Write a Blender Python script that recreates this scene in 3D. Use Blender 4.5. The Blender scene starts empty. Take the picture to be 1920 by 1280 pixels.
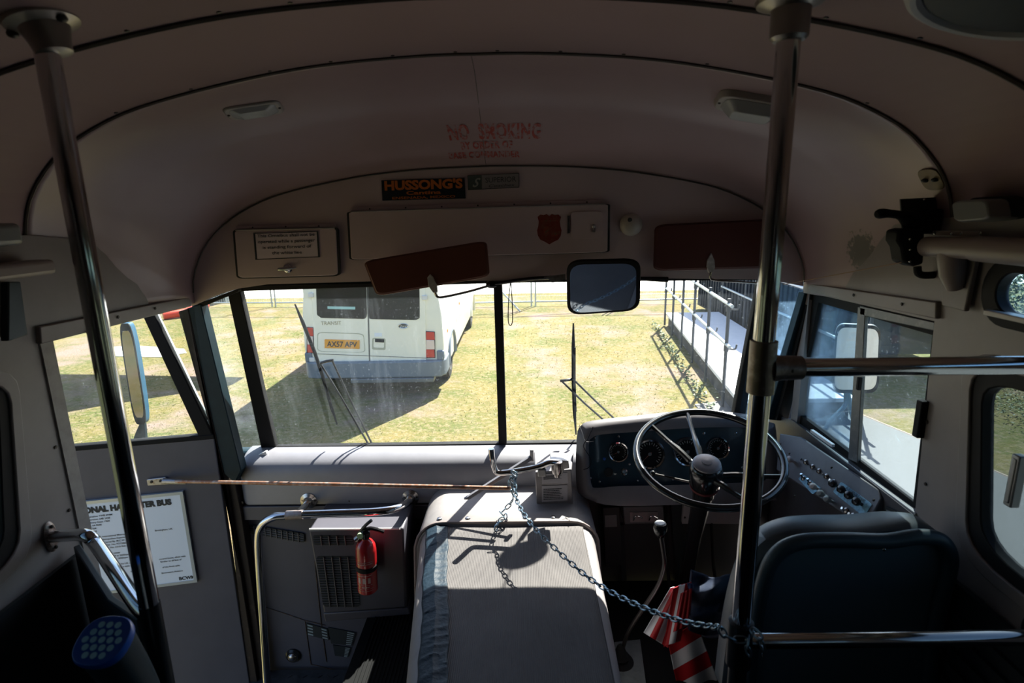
import bpy, bmesh, math, random
from mathutils import Vector as V, Matrix
from mathutils.bvhtree import BVHTree
sc = bpy.context.scene; COL = sc.collection
random.seed(7)
# ---------------------------------------------------------------- camera
CP = V((.094, 0, 1.55)); FPX = 1067.0
p_, y_, a_ = math.radians(12.9), math.radians(-1.07), .02
cf = V((math.sin(y_)*math.cos(p_), math.cos(y_)*math.cos(p_), -math.sin(p_)))
r0 = V((math.cos(y_), -math.sin(y_), 0)); u0 = r0.cross(cf)
cr = math.cos(a_)*r0 - math.sin(a_)*u0; cu = math.sin(a_)*r0 + math.cos(a_)*u0
cd = bpy.data.cameras.new('camera'); cam = bpy.data.objects.new('camera', cd); COL.objects.link(cam)
cd.sensor_width = 36; cd.lens = FPX/1920*36; cd.clip_start = .02; cd.clip_end = 500
cam.matrix_world = Matrix(((cr.x, cu.x, -cf.x, CP.x), (cr.y, cu.y, -cf.y, CP.y), (cr.z, cu.z, -cf.z, CP.z), (0, 0, 0, 1)))
sc.camera = cam
cd.dof.use_dof = True; cd.dof.focus_distance = 3.0; cd.dof.aperture_fstop = 5.0
# ---------------------------------------------------------------- light
SUN_AZ, SUN_EL = math.radians(26), math.radians(48.5)
w = bpy.data.worlds.new('world'); sc.world = w; w.use_nodes = True
nt = w.node_tree; bg = nt.nodes['Background']
sky = nt.nodes.new('ShaderNodeTexSky'); sky.sky_type = 'NISHITA'; sky.sun_disc = False
sky.sun_elevation = SUN_EL; sky.sun_rotation = SUN_AZ; sky.dust_density = 1.2
nt.links.new(sky.outputs[0], bg.inputs[0]); bg.inputs[1].default_value = .175
sd = bpy.data.lights.new('sun', 'SUN'); sd.energy = 11.5; sd.angle = .009; sd.color = (1, .95, .86)
sun = bpy.data.objects.new('sun', sd); COL.objects.link(sun)
sdir = V((math.sin(SUN_AZ)*math.cos(SUN_EL), math.cos(SUN_AZ)*math.cos(SUN_EL), math.sin(SUN_EL)))
sun.rotation_euler = sdir.to_track_quat('Z', 'Y').to_euler(); sun.location = (3, 8, 12)
vs = sc.view_settings; vs.view_transform = 'Standard'; vs.look = 'None'; vs.exposure = 0.8; vs.gamma = 1; vs.use_curve_mapping = False
sc.cycles.max_bounces = 10; sc.cycles.diffuse_bounces = 6; sc.cycles.glossy_bounces = 4; sc.cycles.transparent_max_bounces = 24
sc.cycles.sample_clamp_indirect = 6; sc.cycles.caustics_reflective = False; sc.cycles.use_denoising = True
# ---------------------------------------------------------------- placing by view rays onto real planes
def ray(x, y): return cf + cr*((x-960)/FPX) - cu*((y-640)/FPX)
def at(x, y, Y): d = ray(x, y); return CP + d*((Y-CP.y)/d.y)
def atX(x, y, X): d = ray(x, y); return CP + d*((X-CP.x)/d.x)
def atZ(x, y, Z): d = ray(x, y); return CP + d*((Z-CP.z)/d.z)
def atP(x, y, o, n): d = ray(x, y); return CP + d*((V(o)-CP).dot(V(n))/d.dot(V(n)))
G = -.93
# ---------------------------------------------------------------- materials
def hexc(h):
    c = [int(h[i:i+2], 16)/255 for i in (0, 2, 4)]
    return tuple(((x/12.92) if x <= .04045 else ((x+.055)/1.055)**2.4) for x in c)
MC = {}
def M(name, col, rough=.5, metal=0, noise=None, bump=None, coat=0, spec=None, stretch=None):
    if name in MC: return MC[name]
    if isinstance(col, str): col = hexc(col)
    m = bpy.data.materials.new(name); m.use_nodes = True; t = m.node_tree; b = t.nodes['Principled BSDF']
    b.inputs['Base Color'].default_value = (*col, 1); b.inputs['Roughness'].default_value = rough; b.inputs['Metallic'].default_value = metal
    if coat: b.inputs['Coat Weight'].default_value = coat
    if spec is not None: b.inputs['Specular IOR Level'].default_value = spec
    tc = t.nodes.new('ShaderNodeTexCoord'); src = tc.outputs['Object']
    if stretch:
        mp = t.nodes.new('ShaderNodeMapping'); mp.inputs['Scale'].default_value = stretch; t.links.new(src, mp.inputs[0]); src = mp.outputs[0]
    if noise:
        s, c2, lo, hi = noise
        if isinstance(c2, str): c2 = hexc(c2)
        n = t.nodes.new('ShaderNodeTexNoise'); n.inputs['Scale'].default_value = s; n.inputs['Detail'].default_value = 6; n.inputs['Roughness'].default_value = .65
        t.links.new(src, n.inputs[0])
        r = t.nodes.new('ShaderNodeMapRange'); r.inputs[1].default_value = lo; r.inputs[2].default_value = hi; t.links.new(n.outputs[0], r.inputs[0])
        x = t.nodes.new('ShaderNodeMix'); x.data_type = 'RGBA'; x.inputs[6].default_value = (*col, 1); x.inputs[7].default_value = (*c2, 1)
        t.links.new(r.outputs[0], x.inputs[0]); t.links.new(x.outputs[2], b.inputs['Base Color'])
    if bump:
        n = t.nodes.new('ShaderNodeTexNoise'); n.inputs['Scale'].default_value = bump[0]; n.inputs['Detail'].default_value = 4; t.links.new(src, n.inputs[0])
        bm_ = t.nodes.new('ShaderNodeBump'); bm_.inputs['Strength'].default_value = bump[1]; bm_.inputs['Distance'].default_value = bump[2] if len(bump) > 2 else .01
        t.links.new(n.outputs[0], bm_.inputs['Height']); t.links.new(bm_.outputs[0], b.inputs['Normal'])
    MC[name] = m; return m
def glassmat(name, tint, dust, scale=3, dcol=(.75, .85, .95), gl=.04, lo=.45, hi=.8, streak=(1, 1, 1)):
    if name in MC: return MC[name]
    m = bpy.data.materials.new(name); m.use_nodes = True; t = m.node_tree; t.nodes.clear()
    out = t.nodes.new('ShaderNodeOutputMaterial'); tr = t.nodes.new('ShaderNodeBsdfTransparent'); tr.inputs[0].default_value = (*tint, 1)
    gs = t.nodes.new('ShaderNodeBsdfGlossy'); gs.inputs['Roughness'].default_value = .02
    fr = t.nodes.new('ShaderNodeLayerWeight'); fr.inputs[0].default_value = .12
    mm = t.nodes.new('ShaderNodeMath'); mm.operation = 'MULTIPLY'; mm.inputs[1].default_value = .8; t.links.new(fr.outputs['Fresnel'], mm.inputs[0])
    a = t.nodes.new('ShaderNodeMixShader'); t.links.new(mm.outputs[0], a.inputs[0]); t.links.new(tr.outputs[0], a.inputs[1]); t.links.new(gs.outputs[0], a.inputs[2])
    tl = t.nodes.new('ShaderNodeBsdfTranslucent'); tl.inputs[0].default_value = (*dcol, 1)
    tc = t.nodes.new('ShaderNodeTexCoord'); mp = t.nodes.new('ShaderNodeMapping'); mp.inputs['Scale'].default_value = streak; t.links.new(tc.outputs['Object'], mp.inputs[0])
    n = t.nodes.new('ShaderNodeTexNoise'); n.inputs['Scale'].default_value = scale; n.inputs['Detail'].default_value = 8; n.inputs['Roughness'].default_value = .7; t.links.new(mp.outputs[0], n.inputs[0])
    r = t.nodes.new('ShaderNodeMapRange'); r.inputs[1].default_value = lo; r.inputs[2].default_value = hi; r.inputs[3].default_value = dust*.15; r.inputs[4].default_value = dust; t.links.new(n.outputs[0], r.inputs[0])
    n2 = t.nodes.new('ShaderNodeTexNoise'); n2.inputs['Scale'].default_value = 130; n2.inputs['Detail'].default_value = 2; t.links.new(tc.outputs['Object'], n2.inputs[0])
    r2 = t.nodes.new('ShaderNodeMapRange'); r2.inputs[1].default_value = .66; r2.inputs[2].default_value = .74; r2.inputs[4].default_value = dust*1.2; t.links.new(n2.outputs[0], r2.inputs[0])
    ad = t.nodes.new('ShaderNodeMath'); ad.operation = 'ADD'; ad.use_clamp = True; t.links.new(r.outputs[0], ad.inputs[0]); t.links.new(r2.outputs[0], ad.inputs[1])
    b = t.nodes.new('ShaderNodeMixShader'); t.links.new(ad.outputs[0], b.inputs[0]); t.links.new(a.outputs[0], b.inputs[1]); t.links.new(tl.outputs[0], b.inputs[2])
    t.links.new(b.outputs[0], out.inputs[0]); MC[name] = m; return m
CREAM = M('cream_paint', (.33, .255, .25), .42, noise=(3, (.29, .22, .215), .35, .75), bump=(60, .08, .002))
CREAM2 = M('cream_paint_wall', (.29, .262, .258), .4, noise=(6, (.24, .218, .212), .4, .8), bump=(45, .10, .002))
GREY = M('lavender_grey_paint', (.085, .083, .105), .45, noise=(5, (.068, .066, .085), .35, .8), bump=(40, .10, .002))
DASH = M('dash_grey_paint', (.235, .235, .265), .45, noise=(8, (.195, .195, .22), .35, .8), bump=(30, .12, .002))
DARK = M('dark_panel', (.014, .020, .024), .6, bump=(80, .1, .001))
TEAL = M('dark_teal_vinyl', (.030, .058, .075), .42, bump=(200, .15, .001))
BLUE = M('dark_blue_paint', (.003, .016, .025), .55, noise=(20, (.006, .024, .034), .4, .8), spec=.25)
BROWN = M('brown_worn_metal', (.028, .020, .017), .6, noise=(30, (.075, .05, .04), .55, .8), spec=.25)
BLACK = M('black_rubber', (.008, .008, .009), .7, spec=.2)
BLACKG = M('black_gloss', (.012, .012, .014), .22)
CHROME = M('chrome', (.62, .62, .63), .10, 1, bump=(20, .04, .001))
CHROMED = M('chrome_worn', (.42, .40, .39), .24, 1, noise=(60, (.20, .16, .14), .45, .75))
STEEL = M('dull_steel', (.35, .34, .34), .38, .9, noise=(40, (.18, .14, .12), .5, .8))
RUST = M('rusty_rod', (.30, .14, .08), .5, .5, noise=(50, (.45, .38, .33), .45, .7))
WHITE = M('white_paint', (.72, .72, .72), .4)
PAPER = M('white_paper', (.78, .84, .92), .6)
INK = M('black_ink', (.02, .025, .03), .6)
GALV = M('galvanised_steel', (.06, .07, .085), .6, .2)
# ---------------------------------------------------------------- mesh builder
class MB:
    def __init__(s): s.v = []; s.f = []; s.mi = []
    def add(s, v, f, mi=0):
        o = len(s.v); s.v += [tuple(q) for q in v]; s.f += [tuple(i+o for i in t) for t in f]; s.mi += [mi]*len(f); return s
    def box(s, c, d, R=None, mi=0):
        vs = [V((x*d[0]/2, y*d[1]/2, z*d[2]/2)) for x in (-1, 1) for y in (-1, 1) for z in (-1, 1)]
        if R is not None: vs = [R @ q for q in vs]
        c = V(c); return s.add([c+q for q in vs], [(0, 1, 3, 2), (4, 6, 7, 5), (0, 4, 5, 1), (2, 3, 7, 6), (0, 2, 6, 4), (1, 5, 7, 3)], mi)
    def prism(s, pts, vec, mi=0):
        n = len(pts); pts = [V(q) for q in pts]; vec = V(vec)
        return s.add(pts+[q+vec for q in pts], [tuple(range(n)), tuple(range(2*n-1, n-1, -1))]+[(i, i+n, (i+1) % n+n, (i+1) % n) for i in range(n)], mi)
    def loft(s, rings, closed=True, caps=True, mi=0):
        n = len(rings[0]); vs = [q for r in rings for q in r]; fs = []
        for i in range(len(rings)-1):
            for j in range(n if closed else n-1):
                k = (j+1) % n; fs.append((i*n+j, i*n+k, (i+1)*n+k, (i+1)*n+j))
        if caps and closed: fs += [tuple(range(n-1, -1, -1)), tuple(range((len(rings)-1)*n, len(rings)*n))]
        return s.add(vs, fs, mi)
    def tube(s, pts, r, n=12, closed=False, mi=0):
        pts = [V(q) for q in pts]; N = len(pts); rs = r if isinstance(r, (list, tuple)) else [r]*N
        def tan(i):
            a = pts[(i-1) % N] if (closed or i) else pts[0]; b = pts[(i+1) % N] if (closed or i < N-1) else pts[-1]
            d = b-a; return d.normalized() if d.length > 1e-9 else V((0, 0, 1))
        t = tan(0); u = t.orthogonal().normalized(); rings = []
        for i in range(N):
            t2 = tan(i); q = t.rotation_difference(t2); u = (q @ u); u = (u-t2*u.dot(t2)).normalized(); t = t2; b = t.cross(u)
            rings.append([pts[i]+(u*math.cos(2*math.pi*k/n)+b*math.sin(2*math.pi*k/n))*rs[i] for k in range(n)])
        if closed: rings.append(rings[0]); return s.loft(rings, True, False, mi)
        return s.loft(rings, True, True, mi)
    def cyl(s, a, b, r, r2=None, n=20, mi=0): return s.tube([a, b], [r, r if r2 is None else r2], n, False, mi)
    def lathe(s, o, ax, prof, n=28, mi=0, caps=True):
        ax = V(ax).normalized(); u = ax.orthogonal().normalized(); b = ax.cross(u); o = V(o)
        return s.loft([[o+ax*h+(u*math.cos(2*math.pi*k/n)+b*math.sin(2*math.pi*k/n))*max(r, 1e-4) for k in range(n)] for r, h in prof], True, caps, mi)
    def torus(s, c, ax, R, r, n=48, m=10, mi=0):
        ax = V(ax).normalized(); u = ax.orthogonal().normalized(); b = ax.cross(u); c = V(c)
        return s.tube([c+(u*math.cos(2*math.pi*k/n)+b*math.sin(2*math.pi*k/n))*R for k in range(n)], r, m, True, mi)
    def ball(s, c, r, n=16, m=10, mi=0, R=None):
        if not isinstance(r, (tuple, list)): r = (r, r, r)
        rings = []
        for i in range(m+1):
            th = math.pi*i/m; ring = []
            for k in range(n):
                q = V((r[0]*max(math.sin(th), 1e-3)*math.cos(2*math.pi*k/n), r[1]*max(math.sin(th), 1e-3)*math.sin(2*math.pi*k/n), r[2]*math.cos(th)))
                ring.append(V(c)+(R @ q if R is not None else q))
            rings.append(ring)
        return s.loft(rings, True, True, mi)
    def ring(s, outer, inner, vec, mi=0):   # flat frame between two loops of equal count, given thickness
        n = len(outer); vec = V(vec); A = [V(q) for q in outer]; B = [V(q) for q in inner]
        vs = A+B+[q+vec for q in A]+[q+vec for q in B]; fs = []
        for i in range(n):
            j = (i+1) % n
            fs += [(i, j, n+j, n+i), (2*n+i, 3*n+i, 3*n+j, 2*n+j), (i, 2*n+i, 2*n+j, j), (n+i, n+j, 3*n+j, 3*n+i)]
        return s.add(vs, fs, mi)
    def holed(s, outer, holes, vec, mi=0):
        bm = bmesh.new(); es = []
        for loop in [outer]+holes:
            vs = [bm.verts.new(q) for q in loop]; es += [bm.edges.new((vs[i], vs[(i+1) % len(vs)])) for i in range(len(vs))]
        bmesh.ops.triangle_fill(bm, use_beauty=True, use_dissolve=False, edges=es)
        bm.verts.index_update(); vv = [q.co.copy() for q in bm.verts]; n = len(vv); vec = V(vec)
        fs = [tuple(q.index for q in f.verts) for f in bm.faces]; bd = [tuple(q.index for q in e.verts) for e in bm.edges if len(e.link_faces) == 1]; bm.free()
        return s.add(vv+[q+vec for q in vv], fs+[tuple(n+i for i in reversed(f)) for f in fs]+[(a, b, b+n, a+n) for a, b in bd], mi)
    def panelq(s, fn, nu, nv, mi=0):
        vs = [fn(i/nu, j/nv) for i in range(nu+1) for j in range(nv+1)]
        return s.add(vs, [(i*(nv+1)+j, (i+1)*(nv+1)+j, (i+1)*(nv+1)+j+1, i*(nv+1)+j+1) for i in range(nu) for j in range(nv)], mi)
def smooth(pts, k=6, closed=False):
    pts = [V(q) for q in pts]; N = len(pts); out = []
    for i in range(N if closed else N-1):
        g = (lambda j: pts[j % N]) if closed else (lambda j: pts[min(max(j, 0), N-1)])
        a, b, c, d = g(i-1), g(i), g(i+1), g(i+2)
        for q in range(k):
            t = q/k; out.append(.5*((2*b)+(c-a)*t+(2*a-5*b+4*c-d)*t*t+(3*b-a-3*c+d)*t**3))
    if not closed: out.append(pts[-1])
    return out
def rrect(c, ux, uy, w_, h_, r, n=5):
    c, ux, uy = V(c), V(ux).normalized(), V(uy).normalized(); out = []
    for k, (sx, sy) in enumerate(((1, 1), (-1, 1), (-1, -1), (1, -1))):
        for i in range(n+1):
            a = math.pi/2*(k+i/n); out.append(c+ux*(sx*(w_/2-r)+r*math.cos(a))+uy*(sy*(h_/2-r)+r*math.sin(a)))
    return out
def circ(c, ux, uy, r, n=24): return [V(c)+V(ux)*r*math.cos(2*math.pi*k/n)+V(uy)*r*math.sin(2*math.pi*k/n) for k in range(n)]
def rounded(pts, r=.2, k=5):    # rounds each corner of a polygon by a fraction r of its sides
    pts = [V(q) for q in pts]; out = []
    for i in range(len(pts)):
        a, b, c = pts[i-1], pts[i], pts[(i+1) % len(pts)]; p = b.lerp(a, r); q = b.lerp(c, r)
        out += [(p*(1-t)**2+b*2*t*(1-t)+q*t*t) for t in [j/k for j in range(k+1)]]
    return out
def loc_of(o):
    q = V((0, 0, 0))
    while o is not None: q = q+o.location; o = o.parent
    return q
def obj(name, mb, mats, parent=None, bevel=0, solid=0, sub=0, flat=False, angle=35, segs=2):
    me = bpy.data.meshes.new(name); off = loc_of(parent)
    me.from_pydata([tuple(V(q)-off) for q in mb.v], [], mb.f)
    if not isinstance(mats, (list, tuple)): mats = [mats]
    for m in mats: me.materials.append(m)
    me.polygons.foreach_set('material_index', mb.mi)
    bm = bmesh.new(); bm.from_mesh(me); bmesh.ops.recalc_face_normals(bm, faces=bm.faces); bm.to_mesh(me); bm.free()
    if not flat:
        me.polygons.foreach_set('use_smooth', [True]*len(me.polygons)); me.set_sharp_from_angle(angle=math.radians(angle))
    o = bpy.data.objects.new(name, me); COL.objects.link(o); o.parent = parent
    if solid: q = o.modifiers.new('s', 'SOLIDIFY'); q.thickness = solid; q.offset = 1
    if sub: q = o.modifiers.new('u', 'SUBSURF'); q.levels = q.render_levels = sub
    if bevel: q = o.modifiers.new('b', 'BEVEL'); q.width = bevel; q.segments = segs; q.limit_method = 'ANGLE'; q.angle_limit = math.radians(40)
    return o
def thing(name, label, cat, loc=(0, 0, 0), group=None):
    o = bpy.data.objects.new(name, None); COL.objects.link(o); o.location = loc; o.empty_display_size = .05
    return tag(o, label, cat, group)
def tag(o, label, cat, group=None, kind=None):
    o['label'] = label; o['category'] = cat
    if group: o['group'] = group
    if kind: o['kind'] = kind
    return o
def struct(name, mb, mats, label=None, parent=None, **k):
    o = obj(name, mb, mats, parent, **k)
    if parent is None: o['kind'] = 'structure'
    if label: o['label'] = label
    return o
def copy_tree(o, parent=None):
    c = o.copy(); COL.objects.link(c); c.parent = parent
    for ch in list(o.children): copy_tree(ch, c)
    return c
def textmb(txt, o, ux, uy, h, depth=.0006, offset=0, shear=0, align='LEFT', width=None, fit=None, space=1):
    """lettering as mesh: o = baseline start (or centre), h = capital height"""
    c = bpy.data.curves.new('t', 'FONT'); c.body = txt; c.size = 1; c.offset = offset; c.align_x = align; c.shear = shear; c.space_character = space; c.resolution_u = 3
    ob = bpy.data.objects.new('t', c); COL.objects.link(ob); dg = bpy.context.evaluated_depsgraph_get(); me = bpy.data.meshes.new_from_object(ob.evaluated_get(dg))
    vs = [q.co.copy() for q in me.vertices]; fs = [tuple(f.vertices) for f in me.polygons]
    bpy.data.objects.remove(ob); bpy.data.curves.remove(c); bpy.data.meshes.remove(me)
    s = h/.70; sx = s
    if fit and vs:
        x0 = min(q.x for q in vs); x1 = max(q.x for q in vs); sx = fit/(x1-x0)
        if align == 'LEFT': 
            for q in vs: q.x -= x0
    ux, uy, o = V(ux).normalized(), V(uy).normalized(), V(o); n = ux.cross(uy)
    mb = MB(); mb.add([o+ux*(q.x*sx)+uy*(q.y*s)+n*depth for q in vs], fs); return mb
def join(*mbs):
    r = MB()
    for m in mbs:
        k = len(r.v); r.v += m.v; r.f += [tuple(i+k for i in f) for f in m.f]; r.mi += m.mi
    return r
def lines_mb(o, ux, uy, rows, wd, lh, th, seed=0, full=.9):   # rows of small printed word marks
    rnd = random.Random(seed); mb = MB(); ux, uy = V(ux).normalized(), V(uy).normalized(); n = ux.cross(uy)
    for i in range(rows):
        x = 0; end = wd*rnd.uniform(full-.2, full)
        while x < end:
            l = rnd.uniform(.03, .10)*wd; l = min(l, end-x+.001); q = V(o)+ux*x-uy*(i*lh)+n*.0007
            mb.add([q, q+ux*l, q+ux*l+uy*th, q+uy*th], [(0, 1, 2, 3)]); x += l+wd*.012
    return mb
EX, EY, EZ = V((1, 0, 0)), V((0, 1, 0)), V((0, 0, 1))
UPX, UPZ = EX, EZ
# ================================================================ BODY SHELL
def resample(pts, n):
    L = [0]
    for i in range(1, len(pts)): L.append(L[-1]+math.dist(pts[i], pts[i-1]))
    out = []; k = 0
    for i in range(n):
        s = L[-1]*i/(n-1)
        while k < len(L)-2 and L[k+1] < s: k += 1
        t = (s-L[k])/(L[k+1]-L[k]); out.append((pts[k][0]+(pts[k+1][0]-pts[k][0])*t, pts[k][1]+(pts[k+1][1]-pts[k][1])*t))
    return out
def fullprof(half, n=65):
    h = [(q.x, q.y) for q in smooth([V((a, b, 0)) for a, b in half], 6)]
    return resample([(-x, z) for x, z in reversed(h)]+h[1:], n)
HALF = [(0, 1.905), (.12, 1.904), (.313, 1.893), (.472, 1.875), (.669, 1.839), (.83, 1.799), (.935, 1.756), (1.01, 1.712), (1.075, 1.650), (1.115, 1.592), (1.138, 1.52), (1.145, 1.45), (1.145, 1.27)]
BULK = [(0, 1.706), (.18, 1.702), (.32, 1.695), (.5, 1.675), (.756, 1.625), (.907, 1.564), (1.0, 1.50), (1.055, 1.44), (1.092, 1.375), (1.112, 1.32), (1.118, 1.24)]
PF = fullprof(HALF); PB = fullprof(BULK); PR = fullprof(HALF[:11]+[(1.142, 1.50)])
def ss(a, b, x): t = min(max((x-a)/(b-a), 0), 1); return t*t*(3-2*t)
def dome(u, s):
    x = u*64; i = min(int(x), 63); f = x-i; t = .10*s+.90*(ss(.12, 1.02, s)**1.1); t += .060*math.sin(s*math.pi*2.0)*(1 if s > .45 else .3)
    t = min(max(t, 0), 1)
    a = [PF[i][k]*(1-f)+PF[i+1][k]*f for k in (0, 1)]; b = [PB[i][k]*(1-f)+PB[i+1][k]*f for k in (0, 1)]
    return V((a[0]*(1-t)+b[0]*t, 1.42+.65*s, a[1]*(1-t)+b[1]*t))
mb = MB(); mb.panelq(lambda a, b: dome(a, b), 64, 26)
n0 = 65
for (ya, yb) in ((-4.2, 1.42),):
    mb.add([V((x, y, z)) for y in (ya, yb) for x, z in PR], [(i, i+1, n0+i+1, n0+i) for i in range(64)])
ceil_mat = M('ceiling_paint', (.345, .245, .255), .32, noise=(2.2, (.30, .212, .22), .35, .75), bump=(35, .10, .002))
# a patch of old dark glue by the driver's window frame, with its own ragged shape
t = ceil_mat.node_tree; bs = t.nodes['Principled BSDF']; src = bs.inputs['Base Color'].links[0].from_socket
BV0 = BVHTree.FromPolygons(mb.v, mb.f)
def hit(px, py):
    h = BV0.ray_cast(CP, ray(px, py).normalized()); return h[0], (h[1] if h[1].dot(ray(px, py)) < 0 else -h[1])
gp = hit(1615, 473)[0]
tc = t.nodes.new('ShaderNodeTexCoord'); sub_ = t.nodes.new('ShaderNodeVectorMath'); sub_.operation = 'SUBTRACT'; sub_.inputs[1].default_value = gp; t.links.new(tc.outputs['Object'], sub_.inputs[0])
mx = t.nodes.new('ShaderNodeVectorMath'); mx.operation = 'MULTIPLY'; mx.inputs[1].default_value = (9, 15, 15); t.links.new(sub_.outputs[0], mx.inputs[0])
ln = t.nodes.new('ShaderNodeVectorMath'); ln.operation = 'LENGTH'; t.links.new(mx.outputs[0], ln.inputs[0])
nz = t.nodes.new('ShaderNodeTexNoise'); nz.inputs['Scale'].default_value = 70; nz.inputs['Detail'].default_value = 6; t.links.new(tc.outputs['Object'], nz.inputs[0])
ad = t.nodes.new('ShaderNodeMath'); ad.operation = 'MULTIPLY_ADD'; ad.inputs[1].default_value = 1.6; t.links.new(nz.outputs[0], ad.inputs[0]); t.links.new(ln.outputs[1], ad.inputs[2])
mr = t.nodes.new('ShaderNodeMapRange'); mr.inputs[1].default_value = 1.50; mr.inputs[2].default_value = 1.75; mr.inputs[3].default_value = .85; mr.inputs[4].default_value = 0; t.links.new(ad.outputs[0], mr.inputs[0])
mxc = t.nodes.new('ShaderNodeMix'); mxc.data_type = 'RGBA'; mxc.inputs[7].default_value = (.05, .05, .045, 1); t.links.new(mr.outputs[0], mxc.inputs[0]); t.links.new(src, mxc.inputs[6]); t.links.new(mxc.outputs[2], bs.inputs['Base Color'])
struct('ceiling', mb, ceil_mat, solid=.03)
# roof ribs
RIB = M('rib_moulding', (.09, .078, .07), .4)
SCREW = M('dark_screw', (.05, .045, .04), .4, .6)
k = 0
for Y in (1.42, 1.06, .32, -.5, -1.4, -2.3):
    k += 1; prof = (PF if Y == 1.42 else PR)
    e = .004 if Y == 1.42 else .005
    c = MB().tube([V((x*.998, Y, z-.002)) for x, z in prof], e, 6)
    s = struct('trim_%d' % k, c, RIB)
    if Y > 1:
        for i in (14, 18, 22, 25, 28, 31, 33, 36, 39, 43, 47, 51):
            x, z = prof[i]; nx, nz_ = -x*.25, -1; nn = V((nx, 0, nz_)).normalized()
            obj('screw', MB().lathe(V((x, Y-.016, z))+nn*.0005, nn, [(.0045, 0), (.004, .0012), (.001, .0018)], 8), SCREW, s)
mb = MB(); seam = [dome(.4955-.004*s, s) for s in [i/20 for i in range(21)]]
mb.tube([q-EZ*.0005 for q in seam], .0012, 5); struct('trim_7', mb, M('seam_line', (.16, .13, .12), .6))  # centre seam of the dome as a thin darker line
# header wall over the windshield
hb = [V((x, 2.07, z)) for x, z in PB]
bot = [at(1505, 536, 2.07), at(1440, 524, 2.07), at(1250, 522, 2.07), at(940, 526, 2.07), at(700, 527, 2.07), at(500, 533, 2.07), at(446, 541, 2.07), at(400, 555, 2.07), at(359, 574, 2.07)]
HEAD = M('header_paint', (.62, .50, .51), .42, noise=(3, (.57, .455, .465), .35, .75), bump=(35, .10, .002))
struct('wall_front', MB().prism([q for q in hb if q.z > 1.30]+bot, EY*.05), HEAD)
# outer brow above the glass, shades the windshield top
struct('trim_8', MB().prism([V((-1.18, 2.12, 1.30)), V((-1.18, 2.15, 1.285)), V((-1.18, 2.24, 1.36)), V((-1.18, 2.15, 1.95)), V((-1.18, 2.05, 1.95)), V((-1.18, 2.05, 1.75)), V((-1.18, 2.12, 1.72))], EX*2.36), BLUE)
struct('trim_9', MB().tube([V((x, 2.068, z-.002)) for x, z in PB if z > 1.27], .0028, 6), RIB)
# side walls -----------------------------------------------------
WX = 1.13
def side(sgn):
    f = lambda y, z: V((sgn*WX, y, z))
    rr = lambda y0, y1, z0, z1, r=.07: rrect(f((y0+y1)/2, (z0+z1)/2), EY, EZ, abs(y1-y0), z1-z0, r, 4)
    return f, rr
# right wall holes
f, rr = side(1)
SW = [(1810, 668), (1795, 700), (1795, 760), (1802, 838), (1830, 936), (1841, 1014), (1869, 1069), (1920, 1110)]
swY = [atX(a, b, WX) for a, b in SW]
frontR = [V((WX, q.y, q.z)) for q in swY]
def sidewin(sgn, off=0, inset=0):   # rounded parallelogram bus window, top edge 1.215, sill .80
    y1t, y1b, y0, zt, zb = 1.30+off, 1.17+off, .42+off, 1.215, .735
    P = [V((sgn*WX, y1t-inset, zt-inset)), V((sgn*WX, y1b+.055-inset, zb+inset)), V((sgn*WX, y0+inset, zb+inset)), V((sgn*WX, y0+inset, zt-inset))]
    return rounded(P, .16, 5)
def wallY(sgn, holes, outer): 
    mb = MB(); mb.holed(outer, holes, EX*sgn*.035); return mb
offs = [0, -1.05]
tops = lambda sgn: [rrect(V((sgn*WX, .86+o, 1.362)), EY, EZ, .80, .125, .06, 5) for o in offs[:2]]
outR = [V((WX, 2.10, -.55)), V((WX, 2.10, 1.44)), V((WX, 1.42, 1.515)), V((WX, -4.2, 1.515)), V((WX, -4.2, -.55))]
dwin = [atX(1505, 545, WX), atX(1752, 602, WX), atX(1715, 967, WX), atX(1482, 792, WX)]
dwin = [V((WX, min(q.y, 2.05), q.z)) for q in dwin]
struct('wall_right', wallY(1, [dwin]+[sidewin(1, o) for o in offs]+tops(1), [V((q.x, q.y, q.z)) for q in outR]), CREAM2)
f, rr = side(-1)
YJ = 1.415
outL = [V((-WX, YJ, -.55)), V((-WX, YJ, 1.255)), V((-WX, 2.10, 1.235)), V((-WX, 2.10, 1.44)), V((-WX, 1.42, 1.515)), V((-WX, -4.2, 1.515)), V((-WX, -4.2, -.55))]
struct('wall_left', wallY(-1, [sidewin(-1, o) for o in offs], outL), CREAM2)
struct('wall_back', MB().box((0, -4.2, .9), (2.4, .05, 2.1)), CREAM2)
# cove boards above the openings
def cove(name, pxs, X, sgn):
    P = [atX(a, b, X) for a, b in pxs]; return struct(name, MB().prism(P, EX*sgn*.02), CREAM2, bevel=.003)
cove('trim_10', [(1505, 530), (1755, 566), (1754, 598), (1520, 548)], 1.118, 1)
cove('trim_11', [(360, 556), (75, 612), (78, 645), (359, 574)], -1.118, -1)
# screws on the boards
for a, b, X in ((163, 622, -1.116), (222, 594, -1.116), (291, 578, -1.116), (1600, 553, 1.116), (1690, 570, 1.116), (100, 712, -1.128), (105, 838, -1.128), (130, 956, -1.128), (1735, 907, 1.128), (1738, 791, 1.128)):
    s_ = 1 if X > 0 else -1; struct('trim_12', MB().lathe(atX(a, b, X), (-s_, 0, 0), [(.005, 0), (.004, .0015), (.001, .002)], 8), SCREW)
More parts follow.
